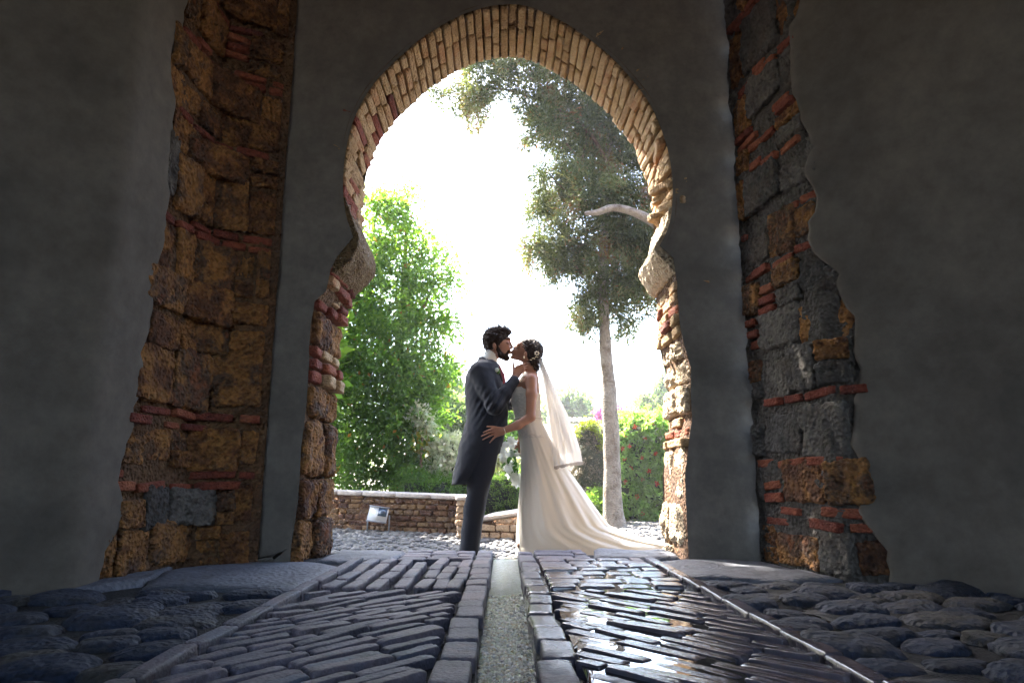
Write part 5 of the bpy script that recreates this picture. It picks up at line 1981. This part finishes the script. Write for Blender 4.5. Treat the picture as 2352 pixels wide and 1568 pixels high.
# ---- dress
def rings(rows, mat, nm, parent, nphi=120, amp=0.0, nf=15, seed=0, cap=False, tail=0.0):
    rows = sorted(rows, key=lambda r: r[0])
    D = []
    ks = [r[0] for r in rows]
    N = 90
    V, F = [], []
    for j in range(N + 1):
        y = ks[0] + (ks[-1] - ks[0]) * j / N
        xl, xr, b, am, tl = (float(np.interp(y, ks, [r[i] for r in rows])) for i in (1, 2, 3, 4, 5))
        A, B = G(xl, y), G(xr, y)
        xc, a = (A.x + B.x) / 2, (B.x - A.x) / 2
        z = A.z
        for i in range(nphi):
            ph = 2 * math.pi * i / nphi
            c, s_ = math.cos(ph), math.sin(ph)
            u = (c + 1) / 2                      # 0 front edge, 1 train end
            taper = 1 - tl * u ** 1.3
            f = 0.62 * am * (math.sin(nf * ph + seed + 1.3 * math.sin(2 * ph + seed) + 0.012 * y) + 0.5 * math.sin((nf * 2 + 1) * ph + 2 * seed - 0.02 * y)
                      + 0.8 * noise.noise(Vector((c * 2, s_ * 2, y * 0.01))))
            x = xc + (a + f * 0.3) * c
            yy = YC + (b * taper + f) * s_
            zz = z + (0.012 * noise.noise(Vector((x * 6, yy * 6, 1))) if tl > 0.5 else 0)
            V.append((x, yy, zz))
    for j in range(N):
        for i in range(nphi):
            i2 = (i + 1) % nphi
            F.append([j * nphi + i, (j + 1) * nphi + i, (j + 1) * nphi + i2, j * nphi + i2])
    return put(nm, mesh_np(nm, rel(V, parent), F, mat), parent)


dress = rings([(958, 1182, 1244, .128, .001, 0), (975, 1186, 1248, .142, .001, 0), (995, 1191, 1258, .165, .0015, 0), (1020, 1194, 1271, .182, .003, 0), (1050, 1196, 1288, .195, .005, 0), (1085, 1196, 1310, .21, .008, 0.05),
       (1120, 1194, 1336, .235, .011, 0.12), (1155, 1191, 1360, .26, .014, 0.2), (1185, 1189, 1382, .285, .016, 0.3), (1205, 1188, 1398, .305, .018, 0.4), (1218, 1187.5, 1425, .32, .018, 0.5),
       (1230, 1187, 1468, .335, .018, 0.6), (1241, 1186.5, 1520, .345, .018, 0.7), (1252, 1186, 1580, .35, .015, 0.75), (1262, 1185, 1600, .36, .014, 0.8), (1273, 1184, 1610, .37, .014, 0.8)], M_DRESS, 'skirt', woman, amp=1, nf=13, seed=2)
bod = rings([(893, 1175, 1226, .135, .001, 0), (899, 1172.5, 1236, .140, .001, 0), (907, 1171.5, 1241.5, .142, .001, 0), (920, 1173, 1242, .138, .001, 0), (935, 1177, 1242, .130, .001, 0), (950, 1181, 1243, .124, .001, 0),
       (965, 1184.5, 1245, .128, .001, 0), (985, 1188, 1252, .150, .001, 0), (1008, 1192.5, 1264, .178, .001, 0)], M_BODICE, 'bodice', woman, nf=9, seed=5)
V, F = [], []
for (yy, r, sc_) in ((962, .131, 1), (966, .133, 1)):
    pass
# sash line
row = []
for i in range(48):
    ph = 2 * math.pi * i / 48
    A, B = G(1183.5, 962), G(1245.5, 962)
    row.append(Vector(((A.x + B.x) / 2 + ((B.x - A.x) / 2 + .003) * math.cos(ph), YC + .131 * math.sin(ph), A.z)))
V, F = tube(row + [row[0]], [.007] * 49, 6, closed=False)
put('sash', mesh_np('sash', rel(V, woman), F, M_DRESS), woman)

# ---- veil: a soft half tube falling from the bun, scalloped hem
def veil(off, rows, nm, mat, seed, y_lo=0.0, y_hi=1.0, par=None):
    V, F = [], []
    N, K = 70, 72
    ks = [r[0] for r in rows]
    for j in range(N + 1):
        t = y_lo + (y_hi - y_lo) * j / N
        for k in range(K + 1):
            u = k / K
            ph = (-1 + 2 * u) * 1.9
            y = ks[0] + (ks[-1] - ks[0]) * t
            # the hem dips toward the near edge
            xl, xr, b = (float(np.interp(y, ks, [r[i] for r in rows])) for i in (1, 2, 3))
            A, B = G(xl, y), G(xr, y)
            xm, a = A.x, B.x - A.x
            f = (0.004 + 0.016 * t) * (math.sin(17 * u * 3.1 + seed) + 0.6 * math.sin(31 * u * 2.3 + seed * 2 + t * 2) + noise.noise(Vector((u * 9, t * 2, seed))))
            z = A.z - 0.05 * t * t * (abs(u - 0.5) * 2) ** 2 * 0.8 + (0.010 * abs(math.sin(u * 60)) * (t > 0.99) if y_hi >= 1 else 0)
            V.append((xm + (a * 0.5) * (1 + math.cos(ph)) + f * math.cos(ph) + off, YC + (b + f) * math.sin(ph), z))
    for j in range(N):
        for k in range(K):
            a_ = j * (K + 1) + k
            F.append([a_, a_ + 1, a_ + K + 2, a_ + K + 1])
    return put(nm, mesh_np(nm, rel(V, woman), F, mat), par or woman)


VR = [(822, 1232, 1243, .03), (850, 1238, 1254, .055), (900, 1240, 1276, .10), (950, 1238, 1298, .135), (1000, 1236, 1316, .17), (1035, 1236, 1327, .19), (1062, 1237, 1331, .21)]
veil(0, VR, 'veil', M_VEIL, 1.0)
VR2 = [(822, 1234, 1243, .025), (850, 1238, 1251, .045), (900, 1244, 1266, .07), (950, 1246, 1283, .09), (1000, 1246, 1300, .12), (1040, 1246, 1314, .14)]
veil(0, VR2, 'veil_layer', M_VEIL, 4.0)
# scalloped trim
K = 150
V, F = [], []
for k in range(K + 1):
    u = k / K
    ph = (-1 + 2 * u) * 1.9
    A, B = G(1237, 1062), G(1331, 1062)
    a = B.x - A.x
    f = (0.02) * (math.sin(17 * u * 3.1 + 1.0) + 0.6 * math.sin(31 * u * 2.3 + 4.0) + noise.noise(Vector((u * 9, 1 * 2, 1.0))))
    z = A.z - 0.04 * (abs(u - 0.5) * 2) ** 2
    x = A.x + a * .5 * (1 + math.cos(ph)) + f * math.cos(ph)
    y = YC + (.21 + f) * math.sin(ph) - 0.002
    V += [(x, y, z + 0.006), (x, y - 0.001, z - 0.012 - 0.010 * abs(math.sin(u * 45)))]
for k in range(K):
    F.append([2 * k, 2 * k + 2, 2 * k + 3, 2 * k + 1])
put('lace_trim', mesh_np('lace_trim', rel(V, woman), F, M_LACE), woman)

# ---------------------------------------------------------------- bouquet
bq = thing('bouquet', 'cascading bouquet of white flowers hanging from the hand of the bride beside her skirt', 'bouquet', tuple(G(1183, 1050, .02)))
BO = Vector(bq.location)
pv, pf = [], []
for k in range(6):
    a = k * math.pi / 3
    d = Vector((math.cos(a), 0, math.sin(a)))
    s_ = Vector((-math.sin(a), 0, math.cos(a)))
    o = len(pv)
    pv += [(0, 0, 0), tuple(d * .55 + s_ * .32 + Vector((0, -.15, 0))), tuple(d * 1.0 + Vector((0, -.35, 0))), tuple(d * .55 - s_ * .32 + Vector((0, -.15, 0)))]
    pf.append([o, o + 1, o + 2, o + 3])
petal_me = mesh_np('blossom', np.array(pv) * 0.038, pf, M_PETAL, smooth=False)
path = [(1170, 1012), (1158, 1022), (1154, 1040), (1158, 1056), (1168, 1066), (1166, 1078), (1176, 1086), (1180, 1098), (1188, 1106), (1176, 1020), (1182, 1046), (1188, 1080), (1190, 1092)]
for (x, y) in path:
    for _ in range(4):
        p = G(x + random.gauss(0, 4), y + random.gauss(0, 4), 0.0 + random.gauss(0, .03))
        put('blossom', petal_me, bq, p - BO, (random.gauss(0, .5), random.gauss(0, .5), random.gauss(0, .6)), [random.uniform(.7, 1.15)] * 3)
lv_v, lv_f = [(0, 0, 0), (.3, -.05, .18), (1, -.1, 0), (.3, -.05, -.18)], [[0, 1, 2, 3]]
leaf_me = mesh_np('leaf', np.array(lv_v) * 0.11, lv_f, M_GREENL, smooth=False)
for (x, y, a) in [(1172, 1030, 1.2), (1176, 1040, 1.9), (1168, 1050, 2.2), (1180, 1056, 1.5), (1184, 1070, 1.4), (1178, 1034, .6), (1188, 1060, 2.0), (1174, 1072, 1.7)]:
    p = G(x, y, 0.0)
    put('leaf', leaf_me, bq, p - BO, (random.gauss(0, .3), a, random.gauss(0, .3)))
V, F = tube([G(1188, 1030, .07), G(1183, 1050, .03), G(1186, 1080, .03), G(1190, 1105, .03)], [.010, .008, .005, .003], 6)
put('stem', mesh_np('stem', rel(V, bq), F, M_GREENL), bq)
# ================================================================ AIR
V, F = box((0, 0, 5.65), (230, 230, 13.7))
hz = put('haze', mesh_np('haze', V, F, None, smooth=False), kind='stuff')
m, nt, out = node_mat('haze_air')
pvn = nt.nodes.new('ShaderNodeVolumePrincipled')
pvn.inputs['Color'].default_value = (0.95, 0.96, 1.0, 1)
pvn.inputs['Density'].default_value = 0.0025
pvn.inputs['Anisotropy'].default_value = 0.3
nt.links.new(pvn.outputs[0], out.inputs['Volume'])
hz.data.materials.append(m)

# ---- repeats of one kind share a group
GROUPS = {'cypress': 'young cypresses behind the groom', 'blossom_bush': 'white flowering bushes in the garden', 'bush': 'green bushes behind the couple',
          'clipped_hedge': 'clipped hedges behind the low walls', 'distant_tree': 'pale trees beyond the garden wall', 'conifer': 'grey conifers in front of the building',
          'bougainvillea': 'bougainvillea along the garden wall', 'low_wall': 'low brick walls along the path', 'passage_wall': 'side walls of the passage',
          'person': 'wedding couple'}
for o in C.objects:
    k = o.name.split('.')[0]
    if o.parent is None and k in GROUPS and 'category' in o:
        o['group'] = GROUPS[k]
